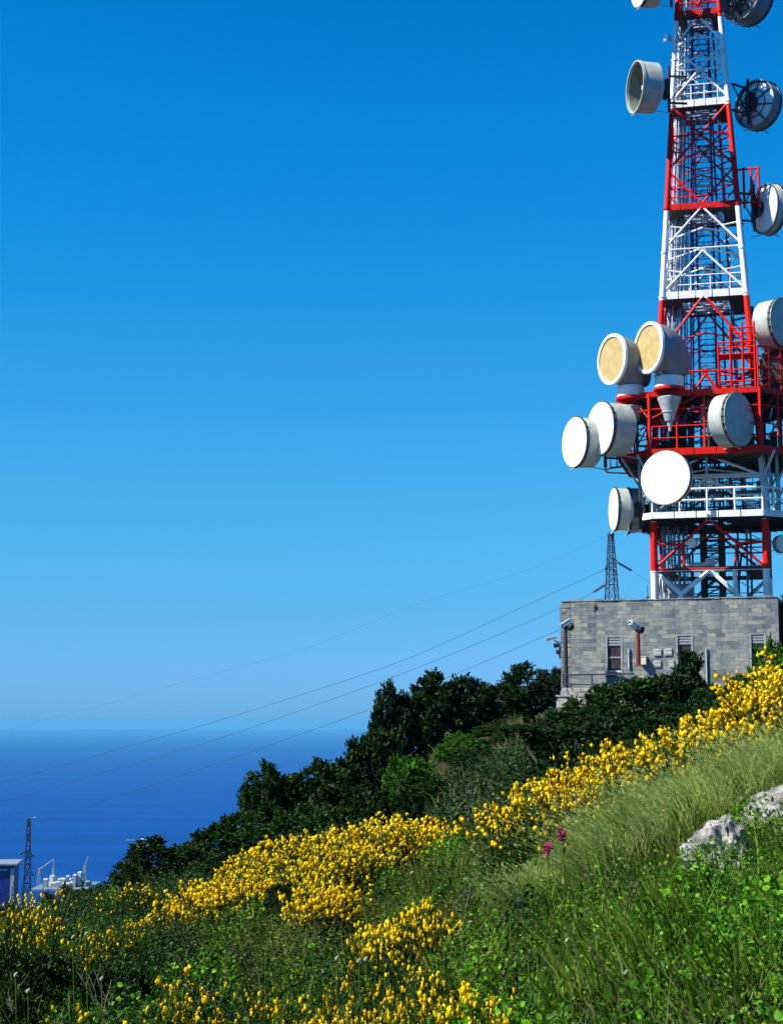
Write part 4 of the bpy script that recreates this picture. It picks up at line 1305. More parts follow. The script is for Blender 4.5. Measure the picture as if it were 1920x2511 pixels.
def tree(px, ytop, d, wpx, var, mat, label, group=None, name='evergreen_tree', cat='tree', sink=0.0):
    top = at(px, ytop, d)
    zg = float(ground_z(top[0], d)) - sink
    h = max(top[2] - zg, .5) * 1.02
    w = wpx * d / F_PX
    root = thing(name, label, cat, (top[0], d, zg), random.uniform(0, 6.28), group)
    cr, tr = TREE_V[var]
    o = link('crown', cr, root); o.material_slots[0].link = 'OBJECT'; o.material_slots[0].material = M[mat]
    t = link('trunk', tr, root)
    for q in (o, t): q.scale = (w, w, h)
    return root


TREES = [
    (1688, 1607, 52, 120, 2, 'tree_dark', 'dark pointed bush rising in front of the second window of the building'),
    (1625, 1632, 51, 160, 1, 'tree_dark', 'dark bush left of the pointed one in front of the white vent covers'),
    (1545, 1645, 51, 180, 1, 'tree_mid', 'dark green bush under the rust red pole and the first window'),
    (1740, 1668, 50, 110, 3, 'tree_mid', 'low dark green bush at the right foot of the pointed bush'),
    (1450, 1692, 50, 180, 3, 'tree_mid', 'bushy green scrub just right of the pale stone pier'),
    (1945, 1466, 78, 100, 0, 'tree_mid', 'green tree at the right edge just past the right end of the building'),
    (1356, 1643, 84, 90, 4, 'tree_dark', 'dark tree touching the left wall of the building'),
    (1292, 1634, 70, 120, 0, 'tree_dark', 'tall feathery dark tree left of the stone building'),
    (1225, 1668, 68, 120, 1, 'tree_dark', 'dark tree filling the dip left of the feathery one'),
    (1150, 1672, 64, 130, 0, 'tree_dark', 'dark rounded tree in the middle of the treetop row'),
    (1080, 1655, 62, 150, 4, 'tree_dark', 'highest dark tree of the treetop row left of the building'),
    (1010, 1668, 61, 140, 1, 'tree_dark', 'dark tree with ragged crown beside the highest one'),
    (960, 1692, 60, 110, 0, 'tree_dark', 'dark tree with bare looking sprigs at the left end of the treetop row'),
    (915, 1765, 58, 120, 1, 'tree_dark', 'dark tree sloping down to the sea below the treetop row'),
    (848, 1850, 58, 130, 3, 'tree_dark', 'dark low tree where the hill meets the sea horizon'),
    (770, 1872, 56, 170, 0, 'tree_mid', 'green scrubby tree in the long hedge above the sea'),
    (700, 1890, 56, 160, 1, 'tree_mid', 'green scrubby tree near the left end of the long hedge'),
    (645, 1880, 55, 110, 0, 'tree_mid', 'rounded tree with thin sprigs at the left end of the hedge'),
    (600, 1975, 54, 110, 1, 'tree_mid', 'rounded green bush just below the end of the hedge'),
    (540, 2005, 54, 110, 3, 'tree_mid', 'green bush stepping down towards the harbour side'),
    (470, 2055, 52, 100, 1, 'tree_mid', 'low green bush right of the round dark one by the sea'),
    (392, 2060, 52, 165, 0, 'tree_dark', 'round dark bush standing alone against the sea'),
    (330, 2090, 50, 100, 3, 'tree_dark', 'smaller dark bush left of the round lone one'),
    (1360, 1740, 46, 190, 3, 'tree_dark', 'broad dark shrub in the hollow below the stone pier'),
    (1480, 1745, 44, 200, 1, 'tree_dark', 'broad black green shrub behind the middle of the yellow crest'),
    (1600, 1720, 42, 190, 3, 'tree_dark', 'broad black green shrub behind the right part of the yellow crest'),
    (1700, 1700, 40, 150, 1, 'tree_dark', 'dark shrub showing right above the yellow crest near the building'),
    (1255, 1838, 34, 170, 1, 'tree_mid', 'green shrub on the bank right under the wooden post'),
    (1180, 1890, 30, 120, 3, 'tree_mid', 'green shrub left of the one under the wooden post'),
    (1330, 1865, 27, 150, 3, 'tree_dark', 'dark shrub touching the left end of the upper yellow crest'),
    (1130, 1790, 44, 110, 3, 'tree_bright', 'small fresh green bush at the edge of the straw bank'),
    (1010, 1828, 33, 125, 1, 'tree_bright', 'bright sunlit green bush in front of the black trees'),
    (985, 1905, 30, 100, 3, 'tree_mid', 'green bush at the foot of the bright sunlit one'),
    (860, 1905, 42, 170, 1, 'tree_dark', 'dark bush behind the peak of the middle yellow broom'),
    (760, 1960, 40, 170, 3, 'tree_mid', 'mid green bush behind the middle yellow broom band'),
    (670, 2010, 38, 160, 1, 'tree_mid', 'mid green bush behind the left part of the yellow band'),
    (560, 2080, 34, 150, 3, 'tree_mid', 'green bush behind the lower left yellow band'),
    (460, 2130, 30, 150, 1, 'tree_dark', 'dark low bush above the end of the yellow band'),
    (370, 2160, 26, 140, 3, 'tree_mid', 'low green bush between the lone dark bush and the yellow flowers'),
    (250, 2150, 22, 150, 1, 'tree_dark', 'flat dark bush in front of the harbour'),
    (165, 2165, 20, 150, 3, 'tree_dark', 'flat dark bush under the white harbour cranes'),
    (30, 2205, 19, 150, 1, 'tree_dark', 'dark bush at the left edge under the blue warehouse'),
    (1420, 1765, 38, 200, 1, 'tree_dark', 'dark shrub in the hollow right of the straw bank'),
    (1520, 1752, 32, 190, 3, 'tree_dark', 'dark shrub close behind the yellow crest, left of the building middle'),
    (1620, 1742, 30, 190, 1, 'tree_dark', 'dark shrub close behind the yellow crest under the vent covers'),
    (1410, 1820, 24, 190, 3, 'tree_dark', 'black green bush just over the left part of the upper yellow crest'),
    (1780, 1690, 30, 150, 3, 'tree_mid', 'green bush close behind the yellow crest near the third window'),
    (1060, 1905, 26, 140, 1, 'tree_mid', 'dull green bush between the two yellow bands'),
    (925, 1930, 30, 130, 3, 'tree_dark', 'dark bush right behind the highest flowers of the middle band'),
    (830, 1955, 30, 150, 1, 'tree_mid', 'green bush close above the centre of the middle yellow band'),
    (620, 2050, 28, 140, 3, 'tree_dark', 'dark bush close above the left part of the middle yellow band'),
    (420, 2180, 20, 140, 1, 'tree_dark', 'dark bush close above the lowest end of the yellow band'),
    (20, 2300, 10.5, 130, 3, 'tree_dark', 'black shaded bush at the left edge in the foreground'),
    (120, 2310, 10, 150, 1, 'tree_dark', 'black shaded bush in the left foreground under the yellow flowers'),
    (235, 2345, 9.2, 120, 1, 'tree_dark', 'dark bush added as a dark pocket in the lower left foreground beside the dry branches'),  # low bushes added to stand in for dark, shadowy pockets on the slope
    (340, 2365, 8.8, 110, 3, 'tree_dark', 'dark bush added as a dark pocket in the foreground left of the scattered yellow sprigs'),
    (705, 2165, 12.6, 100, 1, 'tree_dark', 'small dark bush added as a dark pocket under the centre of the middle yellow band'),
    (55, 2420, 7.6, 120, 3, 'tree_dark', 'dark bush added as a dark pocket in the bottom left corner of the slope'),
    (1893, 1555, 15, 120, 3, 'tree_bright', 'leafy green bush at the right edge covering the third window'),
    (1835, 1640, 17, 110, 1, 'tree_mid', 'green bush under the third window behind the yellow crest'),
]
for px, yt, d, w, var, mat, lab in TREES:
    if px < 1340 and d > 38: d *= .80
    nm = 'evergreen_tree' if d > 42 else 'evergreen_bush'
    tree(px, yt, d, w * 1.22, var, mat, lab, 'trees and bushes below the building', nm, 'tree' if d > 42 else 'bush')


# ------------------------------------------------------------------ yellow broom
_ICO = None


def blossom_geo(P, rng, size):
    """small plump pea flowers: keel, two wings and an upright banner in one closed little body"""
    ph = (1 + 5 ** .5) / 2
    ico = unit(np.array([(-1, ph, 0), (1, ph, 0), (-1, -ph, 0), (1, -ph, 0), (0, -1, ph), (0, 1, ph), (0, -1, -ph), (0, 1, -ph), (ph, 0, -1), (ph, 0, 1), (-ph, 0, -1), (-ph, 0, 1)], float))
    fc = np.array([(0, 11, 5), (0, 5, 1), (0, 1, 7), (0, 7, 10), (0, 10, 11), (1, 5, 9), (5, 11, 4), (11, 10, 2), (10, 7, 6), (7, 1, 8), (3, 9, 4), (3, 4, 2), (3, 2, 6), (3, 6, 8), (3, 8, 9), (4, 9, 5), (2, 4, 11), (6, 2, 10), (8, 6, 7), (9, 8, 1)])
    body = ico * [.50, .34, .40]
    ban = np.array([(-.28, 0, .1), (-.42, .38, .36), (-.38, 0, .58), (-.42, -.38, .36)], float)
    T = np.concatenate([body, ban]); n = len(P)
    a = rng.uniform(0, 2 * np.pi, n); e = rng.normal(0, .5, n)
    ca, sa, ce, se = np.cos(a), np.sin(a), np.cos(e), np.sin(e)
    Rm = np.stack([np.stack([ca * ce, -sa, ca * se], -1), np.stack([sa * ce, ca, sa * se], -1), np.stack([-se, np.zeros(n), ce], -1)], 1)
    s = size * rng.choice([.45, .7, .9, 1.1, 1.3], n, p=[.16, .2, .27, .25, .12]) * rng.uniform(.88, 1.12, n)
    V = np.einsum('nij,kj->nki', Rm, T) * s[:, None, None] + P[:, None, :]
    i = np.arange(n)[:, None, None] * len(T)
    return V.reshape(-1, 3), [(i + fc[None]).reshape(-1, 3), (i + np.array([[12, 13, 14, 15]])[None]).reshape(-1, 4)]


def broom_variant(seed, nb, H=.8, Wd=.6, spread=.5, bs=.036):
    rng = np.random.default_rng(seed)
    ns = 70
    az = rng.uniform(0, 2 * np.pi, ns); ti = rng.uniform(.02, spread, ns) ** .8
    L = rng.uniform(.55, 1.05, ns)
    t = np.linspace(0, 1, 6)
    base = np.stack([np.cos(az) * .05, np.sin(az) * .05, np.zeros(ns)], 1)
    d0 = np.stack([np.cos(az) * np.sin(ti), np.sin(az) * np.sin(ti), np.cos(ti)], 1)
    bend = rng.normal(0, .10, (ns, 3)) * [1, 1, .2] + np.array([-.04, 0, 0])
    pts = base[:, None] + d0[:, None] * (L[:, None] * t[None])[..., None] + bend[:, None] * (t ** 2)[None, :, None]
    lines = [pts]
    # side twigs
    for k in range(5):
        j = rng.uniform(.35, .9, ns); idx = np.arange(ns)
        p = base + d0 * (L * j)[:, None] + bend * (j ** 2)[:, None]
        dd = unit(d0 + rng.normal(0, .42, (ns, 3)))
        l2 = rng.uniform(.12, .30, ns)
        lines.append(p[:, None] + dd[:, None] * (l2[:, None] * t[None])[..., None])
    A = np.concatenate(lines) * np.array([Wd, Wd, H])
    n, m, _ = A.shape
    S = unit(rng.normal(size=(n, 3)))[:, None] * np.linspace(.0058, .0025, m)[None, :, None]
    V = np.concatenate([A - S, A + S], 1).reshape(-1, 3)
    i = np.arange(n)[:, None] * 2 * m + np.arange(m - 1)[None]
    Fq = np.stack([i, i + 1, i + 1 + m, i + m], -1).reshape(-1, 4)
    # slender green leaves along the twigs
    q = rng.integers(0, n, 1500); s = rng.uniform(.15, 1, 1500)
    P = A[q, 0] + (A[q, -1] - A[q, 0]) * s[:, None]
    V2, F2 = leaves(P, rand_dirs(1500, .8, rng), rng.uniform(.018, .04, 1500), .008, rng)
    VV, FF, MM = join([(V, [Fq], 0), (V2, [F2], 0)])
    stems = np_mesh('stems', VV, FF, [M['stem']], MM)
    # blossoms crowd the outer twigs, in spikes
    tips = A[:, -1]
    wgt = np.clip((tips[:, 2] / H - .45) / .45, 0, 1) ** 1.2 + .01
    q = rng.choice(n, nb, p=wgt / wgt.sum()); s = rng.uniform(.25, 1.02, nb)
    P = A[q, 0] + (A[q, -1] - A[q, 0]) * s[:, None] + rng.normal(0, .012, (nb, 3))
    keep = P[:, 2] > .45 * H
    Vb, Fb = blossom_geo(P[keep], rng, bs)
    bl = np_mesh('blossoms', Vb, Fb, [M['blossom']])
    return stems, bl


BROOM_V = {}
for hi, H in enumerate((.38, .62, .95)):                    # three sizes, each full, medium and sparse
    f = (.5, .8, 1.25)[hi]
    for si, nb in enumerate((620, 300, 105)):
        for v in range(2): BROOM_V[(hi, si, v)] = broom_variant(31 + hi * 10 + si * 3 + v, int(nb * f), H, (.42, .62, .8)[hi], .5 + .08 * si)


def broom(px, ytop, d, size, var, label, group):
    """size: width factor; var: 0 full of flowers, 1 medium, 2 sparse"""
    top = at(px, ytop, d)
    x = top[0]
    zg = min(float(ground_z(x, d)), top[2] - .25)
    k = (top[2] - zg)
    hi = 0 if k < .5 else 1 if k < .78 else 2
    root = thing('broom_shrub', label, 'broom shrub', (x, d, zg), random.uniform(0, 6.28), group)
    st, bl = BROOM_V[(hi, var, random.randint(0, 1))]
    a, b = link('stems', st, root), link('blossoms', bl, root)
    q = k / (.38, .62, .95)[hi] * .95
    for o in (a, b): o.scale = (size * max(q, .9), size * max(q, .9), q)
    return root


def band(pts, n, label, group, vars_=(0, 0, 1), jy=25, jd=.6, size=(.85, 1.15)):
    P = np.array(pts, float); seg = np.linalg.norm(np.diff(P[:, :2], axis=0), axis=1); cum = np.concatenate([[0], np.cumsum(seg)])
    for i in range(n):
        s = cum[-1] * (i + random.uniform(.2, .8)) / n
        px, py, d = (np.interp(s, cum, P[:, k]) for k in range(3))
        broom(px + random.uniform(-14, 14), py + random.uniform(-jy * .3, jy), d + random.uniform(-jd, jd), random.uniform(*size), random.choice(vars_), label, group)


UPPER = ('yellow flowering broom shrub in the dense band along the upper right crest', 'broom on the upper right crest')
MIDDLE = ('yellow flowering broom shrub in the dense middle band sloping down to the left', 'broom in the middle band')
LOWER = ('yellow flowering broom shrub in the patch below the middle band', 'broom below the middle band')
FRONT = ('scattered yellow broom sprigs in the nearest foreground at the bottom of the picture', 'broom in the foreground')
LEFT = ('sparse yellow broom shrub near the left edge below the harbour', 'broom at the left edge')
band([(1925, 1630, 10.9), (1870, 1685, 10.9), (1800, 1720, 11), (1730, 1752, 11.1), (1650, 1785, 11.3), (1560, 1806, 11.4), (1500, 1822, 11.5), (1430, 1856, 11.5), (1360, 1882, 11.6), (1300, 1925, 11.7), (1245, 1958, 11.9)], 24, *UPPER, vars_=(0, 1, 1), jy=14, jd=.3, size=(.75, 1.05))
band([(1925, 1600, 10.5), (1880, 1655, 10.6), (1840, 1700, 10.7), (1790, 1735, 10.8)], 9, *UPPER, vars_=(0,), jy=30, jd=.15, size=(.8, 1.0))
band([(1920, 1720, 10.6), (1850, 1760, 10.7)], 3, *UPPER, jy=20, jd=.2, size=(.7, .9))
band([(1085, 2014, 14.8), (1040, 2010, 15), (990, 1990, 15), (950, 1977, 15), (890, 2004, 15), (800, 2026, 15), (740, 2044, 15), (680, 2046, 15), (610, 2090, 15), (560, 2140, 14.8), (480, 2190, 14.5), (400, 2235, 14)], 19, *MIDDLE, jy=18, size=(.8, 1.1))
band([(570, 2120, 14.0), (510, 2152, 13.6), (450, 2192, 13.2), (390, 2225, 12.8)], 8, *MIDDLE, vars_=(0, 1), jy=14, jd=.3, size=(.7, .95))
band([(900, 2055, 13.8), (820, 2070, 13.6), (730, 2095, 13.4), (650, 2130, 13.2), (560, 2185, 13)], 9, *MIDDLE, vars_=(0, 1, 1), jy=25, size=(.7, 1.0))
band([(860, 2150, 12), (800, 2170, 12), (740, 2150, 12.2)], 5, *LOWER, vars_=(0, 1), jy=20, size=(.6, .9))
band([(1085, 2215, 9.5), (1020, 2225, 9.5), (950, 2255, 9.6), (905, 2290, 9.4)], 7, *LOWER, vars_=(0, 1), jy=20, jd=.3, size=(.5, .7))
band([(120, 2165, 11), (70, 2150, 11), (40, 2220, 11), (5, 2260, 10.6)], 4, *LEFT, vars_=(2,), jy=30, size=(.55, .8))
band([(345, 2225, 11.5), (300, 2240, 11.5), (255, 2275, 11), (195, 2255, 10.4)], 4, *LEFT, vars_=(2,), jy=20, size=(.6, .8))
band([(300, 2148, 15), (350, 2156, 15)], 2, *LEFT, vars_=(2,), jy=8, size=(.7, .8))
band([(470, 2330, 9), (440, 2420, 7.4), (360, 2450, 7.2), (540, 2420, 7.4)], 5, *FRONT, vars_=(2,), jy=25, jd=.3, size=(.6, .9))
band([(790, 2370, 7.0), (860, 2395, 6.9), (930, 2450, 6.5), (770, 2470, 6.3), (1000, 2460, 6.4)], 9, *FRONT, vars_=(2, 1, 2), jy=25, jd=.3, size=(.5, .8))
band([(1030, 2385, 6.9), (1100, 2405, 6.8), (1160, 2445, 6.5), (1240, 2450, 6.4)], 5, *FRONT, vars_=(1, 2), jy=25, jd=.3, size=(.5, .7))
band([(70, 2465, 6.2), (20, 2455, 6.4), (690, 2365, 7.6), (1086, 2325, 7.9), (620, 2430, 6.8)], 6, *FRONT, vars_=(2,), jy=20, jd=.2, size=(.5, .7))


# ------------------------------------------------------------------ grass, herbs (nobody could count them)
def px_of(x, y): return CX + F_PX * x / y


ROCKS = [(1760, 8.85), (1905, 9.35), (1742, 10.2)]
RX = [((p - CX) / F_PX * d, d) for p, d in ROCKS]


def near_rock(x, y):
    m = np.zeros(len(x), bool)
    for (rx, ry), rad in zip(RX, (.16, .10, .08)):
        m |= (np.abs(x - rx) < rad) & (y > ry - .70) & (y < ry + .06)
    return m


def field(n, d0, d1, p0, p1, rng=RNG):
    """points spread evenly over the slope between two distances, inside the wedge p0..p1"""
    y = np.sqrt(rng.uniform(d0 ** 2, d1 ** 2, n)); px = rng.uniform(p0, p1, n)
    return (px - CX) / F_PX * y, y


def patchy(x, y, s=1.0, seed=0):
    return (np.sin(x * 2.3 * s + 1.1 + seed) * np.cos(y * 1.9 * s - .7 + seed) + np.sin(x * 5.1 * s - y * 3.3 * s + seed * 2) * .6 + np.sin(y * 7.3 * s + x * 2.2 * s + seed) * .35) / 1.95


def build_grass():
    # tall pale feathery grass on the right shoulder
    x, y = field(52000, 9.2, 10.75, 1130, 2080)
    px = px_of(x, y)
    edge = 1130 + (y - 8.6) * 20
    k = (RNG.random(len(x)) < smooth(1080, 1420, px) * .95 + .05) & ~near_rock(x, y) & (y > 9.5 + np.maximum(0, 1520 - px) / 300 * 1.15 + .3 * patchy(x, y, 1.5))
    x, y = x[k], y[k]; n = len(x)
    P = np.stack([x, y, ground_z(x, y)], 1)
    H = RNG.uniform(.18, .48, n) * (1 + .22 * patchy(x, y, 1.3, 2)) * (1 + .22 * smooth(1450, 1750, px_of(x, y))) * (1 - .38 * smooth(10.0, 10.75, y))
    g = patchy(x, y, 1.8, 5)
    lean = np.stack([RNG.normal(-.30, .40, n) + .25 * g, RNG.normal(-.05, .3, n) + .15 * patchy(x, y, 2.1, 9), np.zeros(n)], 1)
    V, q, t = blades(P, H, lean, RNG.uniform(.004, .008, n))
    u = RNG.random(n); sel = [u < .66, (u >= .66) & (u < .84), u >= .84]
    parts = [(V, [q[k_], t[k_]], j) for j, k_ in enumerate(sel)]
    k_ = RNG.random(n) < .22                                # feathery seed heads
    tip = V.reshape(-1, 5, 3)[k_]; Ph = np.repeat(tip[:, 4], 4, 0) + RNG.normal(0, .012, (k_.sum() * 4, 3))
    Dh = unit(np.repeat(tip[:, 4] - tip[:, 2], 4, 0) + RNG.normal(0, .03, (len(Ph), 3)))
    Vh, Fh = leaves(Ph - Dh * .02, Dh, .024, .005)
    parts.append((Vh, [Fh], 0))
    V, Fs, Ms = join(parts)
    me = np_mesh('feather_grass', V, Fs, [M['grass_pale'], M['grass_green'], M['grass_dry']], Ms)
    tag(link('feather_grass', me), 'pale green feathery grass swept over the right shoulder of the slope', 'grass', kind='stuff')
    # meadow grass over the whole near slope, green and straw coloured
    parts = []
    for mi, n, hh, w in ((0, 34000, (.10, .30), (.004, .009)), (1, 20000, (.12, .40), (.003, .007))):
        x, y = field(int(n * 1.25), 4.3, 17, -720, 2080)
        f = patchy(x, y, .8, 3 + mi * 2)
        k = (RNG.random(len(x)) < (.60 + .5 * f) * (1 - .75 * (1 - smooth(500, 900, px_of(x, y))) * (.6 if mi == 0 else 1))) & ~near_rock(x, y)
        x, y = x[k], y[k]; m = len(x)
        P = np.stack([x, y, ground_z(x, y)], 1)
        lean = np.stack([RNG.normal(-.22, .35, m), RNG.normal(-.05, .3, m), np.zeros(m)], 1)
        V, q, t = blades(P, RNG.uniform(*hh, m), lean, RNG.uniform(*w, m))
        parts.append((V, [q, t], mi))
    x, y = field(2600, 9.0, 10.3, 1640, 1960); m = len(x)
    k = ~near_rock(x, y); x, y = x[k], y[k]; m = len(x)
    P = np.stack([x, y, ground_z(x, y)], 1)
    V, q, t = blades(P, RNG.uniform(.08, .24, m), np.stack([RNG.normal(-.2, .4, m), RNG.normal(-.2, .3, m), np.zeros(m)], 1), RNG.uniform(.004, .008, m))
    parts.append((V, [q, t], 2))
    x, y = field(560, 5.0, 8.2, 1250, 2060); m = len(x); g = RNG.integers(0, 34, m)
    gx, gy = field(34, 5.0, 8.2, 1250, 2060)
    x = gx[g] + RNG.normal(0, .05, m); y = gy[g] + RNG.normal(0, .05, m)
    P = np.stack([x, y, ground_z(x, y)], 1)
    V, q, t = blades(P, RNG.uniform(.22, .48, m), np.stack([RNG.normal(-.35, .25, m), RNG.normal(-.05, .3, m), np.zeros(m)], 1), RNG.uniform(.007, .013, m))
    parts.append((V, [q, t], 0))
    # rougher tufts farther down the hill
    n = 16000
    x, y = field(n, 17, 62, -100, 2050)
    P = np.stack([x, y, ground_z(x, y)], 1)
    lean = np.stack([RNG.normal(-.2, .3, n), RNG.normal(0, .3, n), np.zeros(n)], 1)
    V, q, t = blades(P, RNG.uniform(.15, .42, n), lean, RNG.uniform(.012, .03, n))
    k = RNG.random(n) < .5
    parts.append((V, [q[k], t[k]], 0)); parts.append((V, [q[~k], t[~k]], 1))
    V, Fs, Ms = join(parts)
    me = np_mesh('meadow_grass', V, Fs, [M['grass_green'], M['grass_dry'], M['grass_tawny']], Ms)
    tag(link('meadow_grass', me), 'mixed green and straw coloured grass all over the near slope', 'grass', kind='stuff')


def build_herbs():
    rng = np.random.default_rng(77)
    parts = []
    nC = 1850
    x, y = field(nC, 4.4, 16.5, -650, 2080, rng)
    px = px_of(x, y)
    keep = ~near_rock(x, y) & ~((y > 9.3 + np.maximum(0, 1520 - px) / 300 * 1.1) & (px > 1200) & (rng.random(nC) < .85))
    x, y, px = x[keep], y[keep], px[keep]
    for cx, cy, cp in zip(x, y, px):
        f = patchy(np.array([cx]), np.array([cy]), .7, 1)[0] + rng.normal(0, .35)
        right = float(smooth(900, 1500, cp)) * (1 if cy < 9.5 else .4)
        u = rng.random()
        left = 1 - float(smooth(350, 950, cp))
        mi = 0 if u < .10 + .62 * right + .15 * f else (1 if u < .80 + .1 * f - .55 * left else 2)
        rad = rng.uniform(.10, .30); hh = rng.uniform(.14, .42) * (.85 if cp > 1200 else 1.1)
        if cp < 700: hh *= 1.15
        n = int(rng.uniform(150, 340))
        r = rad * np.sqrt(rng.random(n)); a = rng.uniform(0, 6.283, n)
        lx, ly = cx + r * np.cos(a), cy + r * np.sin(a)
        dome = 1 - .55 * (r / rad) ** 2
        z = ground_z(lx, ly) + hh * dome * rng.uniform(.35, 1.05, n)
        s = rng.uniform(.013, .029) * (1.0 if mi != 1 else .9)
        L = s * rng.uniform(.7, 1.4, n)
        wr = rng.uniform(.45, .95) if mi != 1 else rng.uniform(.25, .6)
        D = rand_dirs(n, .25, rng); D[:, 2] = np.abs(D[:, 2]) * .8 - .1
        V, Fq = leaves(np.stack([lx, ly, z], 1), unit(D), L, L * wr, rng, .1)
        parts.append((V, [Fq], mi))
        ns = 14                                             # stalks
        a = rng.uniform(0, 6.283, ns); r = rad * .8 * np.sqrt(rng.random(ns))
        P = np.stack([cx + r * np.cos(a), cy + r * np.sin(a), ground_z(cx + r * np.cos(a), cy + r * np.sin(a))], 1)
        lean = np.stack([np.cos(a) * .3, np.sin(a) * .3, np.zeros(ns)], 1)
        V, q, t = blades(P, hh * rng.uniform(.8, 1.25, ns), lean, .006, rng)
        parts.append((V, [q, t], mi))
    V, Fs, Ms = join(parts)
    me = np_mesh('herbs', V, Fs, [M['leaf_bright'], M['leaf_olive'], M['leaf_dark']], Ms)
    tag(link('herbs', me), 'low leafy herbs in bright, olive and dark green clumps over the foreground slope', 'ground cover', kind='stuff')
    # taller scrub in the hollow behind the crest
    parts = []
    x, y = field(400, 16.5, 40, -500, 1850, rng)
    for cx, cy in zip(x, y):
        if 980 < px_of(cx, cy) < 1300 and 30 < cy < 50 and rng.random() < .85: continue
        rad = rng.uniform(.25, .6); hh = rng.uniform(.15, .42); n = 240
        r = rad * np.sqrt(rng.random(n)); a = rng.uniform(0, 6.283, n)
        lx, ly = cx + r * np.cos(a), cy + r * np.sin(a)
        z = ground_z(lx, ly) + hh * (1 - .6 * (r / rad) ** 2) * rng.uniform(.3, 1.05, n)
        L = rng.uniform(.03, .07, n)
        V, Fq = leaves(np.stack([lx, ly, z], 1), rand_dirs(n, .5, rng), L, L * .5, rng)
        parts.append((V, [Fq], int(rng.random() < .4)))
    V, Fs, Ms = join(parts)
    me = np_mesh('scrub', V, Fs, [M['tree_dark'], M['tree_mid']], Ms)
    tag(link('scrub', me), 'low dark scrub covering the hollow between the flowers and the trees', 'scrub', kind='stuff')
    # straw coloured bank under the trees
    x, y = field(9000, 31, 47, 1050, 1310, rng); n = len(x)
    P = np.stack([x, y, ground_z(x, y)], 1)
    V, q, t = blades(P, rng.uniform(.08, .26, n), np.stack([rng.normal(-.2, .3, n), rng.normal(0, .3, n), np.zeros(n)], 1), rng.uniform(.012, .025, n), rng)
    me = np_mesh('dry_grass_bank', V, [q, t], [M['grass_dry']])
    tag(link('dry_grass_bank', me), 'small bank of straw coloured grass below the dark trees', 'grass', kind='stuff')


build_grass(); build_herbs()


# ------------------------------------------------------------------ rocks, single flowers, twigs
from mathutils import noise


def rock(px, d, size, label, seed, lift=.05, rz=0.0):
    x = (px - CX) / F_PX * d; zg = float(ground_z(x, d))
    bmx = MB(); n0, n1 = 72, 46
    rings = []
    for i in range(n1 + 1):
        th = math.pi * i / n1; ring = []
        for j in range(n0):
            ph = 2 * math.pi * j / n0
            p = Vector((math.sin(th) * math.cos(ph), math.sin(th) * math.sin(ph), math.cos(th)))
            q = Vector((math.copysign(abs(p.x) ** .75, p.x), math.copysign(abs(p.y) ** .8, p.y), math.copysign(abs(p.z) ** .8, p.z)))
            k = 1 + .22 * noise.noise(p * 1.3 + Vector((seed, 0, 0))) + .13 * noise.noise(p * 3.2 + Vector((0, seed, 0))) + .06 * noise.noise(p * 8 + Vector((0, 0, seed))) + .03 * noise.noise(p * 19 + Vector((seed, 0, seed)))
            cell = noise.voronoi(p * 2.2 + Vector((seed, seed, 0)))[0]
            k -= .12 * max(0, .07 - (cell[1] - cell[0])) / .07
            ring.append(Vector((q.x * size[0], q.y * size[1], q.z * size[2])) * k)
        rings.append(ring)
    bmx.loft(rings)
    o = bmx.build('limestone_rock', M['rock'], None, True)
    o.location = (x, d, zg + lift); o.rotation_euler = (.10, -.28, rz)
    tag(o, label, 'rock', 'limestone rocks in the grass')


rock(1760, 8.85, (.19, .34, .26), 'largest pale limestone rock among the grass at the right', 3.1, .02, -.35)
rock(1905, 9.35, (.20, .34, .17), 'pale rock slab half buried at the right edge beside the largest rock', 7.7, .06, .2)
rock(1742, 10.2, (.12, .16, .11), 'small pale rock just behind the largest one', 5.2, .06, .5)


def pink(px, py, d, label):
    c = at(px, py, d); zg = float(ground_z(c[0], d))
    root = thing('magenta_flower', label, 'flower', (c[0], d, min(zg, c[2] - .1)))
    h = c[2] - root.location.z
    b = MB(); b.path([(.03, 0, 0), (.01, 0, h * .5), (0, 0, h)], [.004, .0035, .003], n=5); b.build('stem', M['leaf_olive'], root)
    rng = np.random.default_rng(int(px)); n = 46
    P = rng.normal(0, .010, (n, 3)) * [1, 1, 1.5] + [0, 0, h]
    V, Fq = leaves(P, rand_dirs(n, .4, rng), .020, .013, rng)
    link('petals', np_mesh('petals', V, [Fq], [M['magenta']]), root)
    P = np.stack([np.zeros(8), np.zeros(8), np.linspace(.1, .8, 8) * h], 1)
    V, Fq = leaves(P, rand_dirs(8, .3, rng), .05, .014, rng)
    link('leaf', np_mesh('leaf', V, [Fq], [M['leaf_olive']]), root)


pink(1342, 2083, 8.9, 'lower left of the two magenta flowers on the slope')
pink(1378, 2047, 9.1, 'upper right of the two magenta flowers on the slope')


def buds(px, py, d, label):
    c = at(px, py, d); zg = float(ground_z(c[0], d))
    root = thing('pale_bud_plant', label, 'flower', (c[0], d, min(zg, c[2] - .08)), 0, 'pale buds on the slope')
    h = c[2] - root.location.z
    b = MB(); b.path([(.04, 0, 0), (.01, .01, h * .6), (0, 0, h)], .003, n=5); b.build('stem', M['leaf_olive'], root)
    b = MB(); b.lathe([(-.012, .001), (-.008, .006), (.003, .008), (.010, .004), (.014, .001)], (0, 0, h), (.5, .2, .8), 10); b.build('bud', M['bud'], root, True)


for px, py, d in ((826, 2350, 7.5), (880, 2356, 7.5), (897, 2352, 7.4), (180, 2298, 9), (212, 2290, 9), (250, 2400, 8), (1666, 2130, 8.4), (1390, 2306, 7.2), (1535, 2384, 6.6), (1010, 2140, 10.5), (70, 2430, 7), (40, 2390, 7.5)):
    buds(px, py, d, 'small pale round bud standing up from the herbs on the slope')


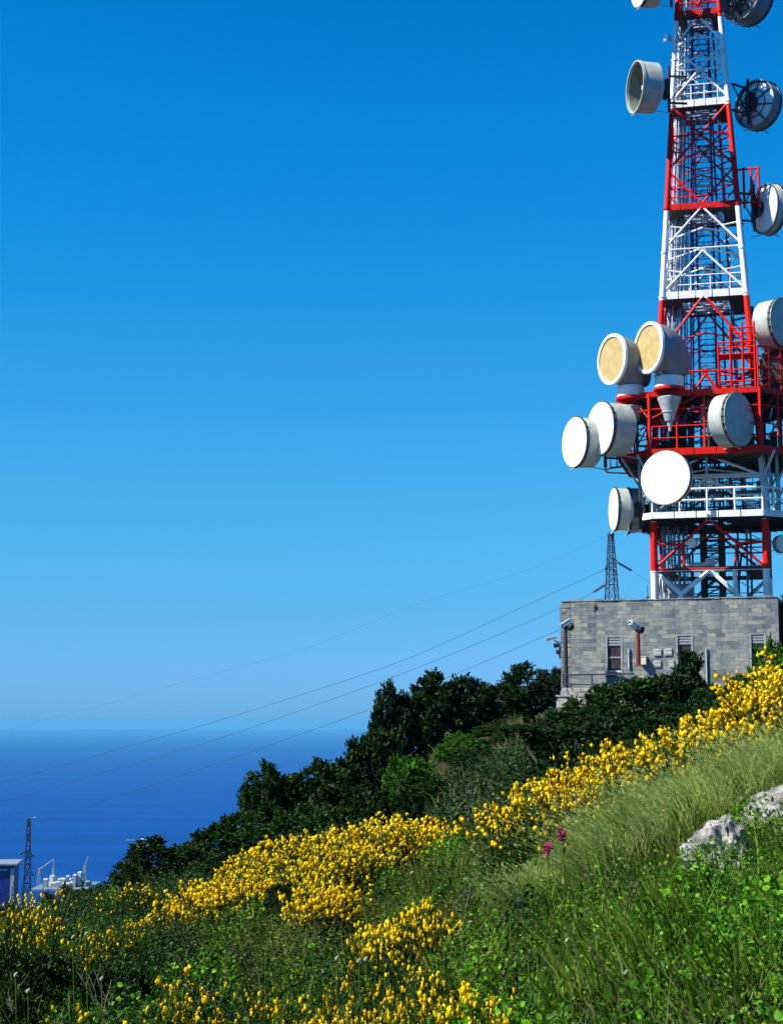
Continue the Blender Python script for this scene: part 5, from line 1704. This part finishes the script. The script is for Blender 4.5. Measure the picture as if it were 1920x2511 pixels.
def twig(px, py, d, h, label, seed):
    c = at(px, py, d); zg = float(ground_z(c[0], d)); rr = random.Random(seed)
    root = thing('dry_branch', label, 'branch', (c[0], d, zg), 0, 'bleached dry branches')
    b = MB(); H = max(c[2] - zg, h)

    def grow(p, v, L, r, lev):
        pts = [p]; q = Vector(p); dv = Vector(v)
        for i in range(4):
            dv = (dv + Vector((rr.uniform(-.3, .3), rr.uniform(-.2, .2), rr.uniform(-.05, .2)))).normalized(); q = q + dv * L / 4; pts.append(q.copy())
        b.path(pts, [r, r * .9, r * .8, r * .65, r * .45], n=5)
        if lev < 3:
            for i in (2, 3, 4):
                if rr.random() < .85: grow(pts[i], (dv + Vector((rr.uniform(-1, 1), rr.uniform(-.5, .5), rr.uniform(-.1, .7)))).normalized(), L * .6, r * .6, lev + 1)
    grow(Vector((0, 0, -.03)), Vector((-.35, 0, 1)), H * .55, .009, 0)
    b.build('branch', M['twig'], root)


twig(120, 2390, 8.2, .5, 'bleached dry forked branch in the dark scrub at the lower left', 1)
twig(280, 2340, 8.6, .45, 'bleached dry branch right of the forked one at the lower left', 2)
twig(190, 2440, 7.0, .35, 'low bleached dry branch at the bottom left among the herbs', 3)
twig(1185, 2080, 10.2, .4, 'thin dry branch beside the middle yellow band on the open slope', 4)


def stalk(px, py, d, label, seed, lean=-.3):
    c = at(px, py, d); zg = float(ground_z(c[0], d)); h = c[2] - zg
    if h < .12: h = .3
    root = thing('seed_stalk', label, 'grass stalk', (c[0] - lean * h, d, zg), 0, 'tall dry seed stalks')
    b = MB(); b.path([(0, 0, 0), (lean * h * .35, 0, h * .5), (lean * h * .7, 0, h * .85), (lean * h, 0, h)], [.004, .0035, .003, .002], n=5); b.build('stalk', M['grass_dry'], root)
    rng = np.random.default_rng(seed); n = 26
    s = rng.uniform(.72, 1.02, n); P = np.stack([lean * h * (s * 1.4 - .42), rng.normal(0, .004, n), h * s], 1)
    V, Fq = leaves(P, rand_dirs(n, 1.2, rng), .022, .008, rng)
    link('seed_head', np_mesh('seed_head', V, [Fq], [M['grass_dry']]), root)


for i, (px, py, d, le) in enumerate([(1450, 2330, 6.6, -.35), (1545, 2170, 7.5, .12), (1565, 2160, 7.6, .25), (1700, 2380, 6.1, -.4), (1820, 2390, 5.8, -.3), (1410, 2110, 8.4, -.5), (1220, 2130, 9.0, -.4), (975, 2150, 10, -.5), (1160, 2090, 10, -.5), (1840, 2290, 6.4, .1), (560, 2300, 9, .05), (440, 2350, 8.2, -.2)]):
    stalk(px, py, d, 'tall dry grass stalk with a seed head rising above the herbs', 100 + i, le)
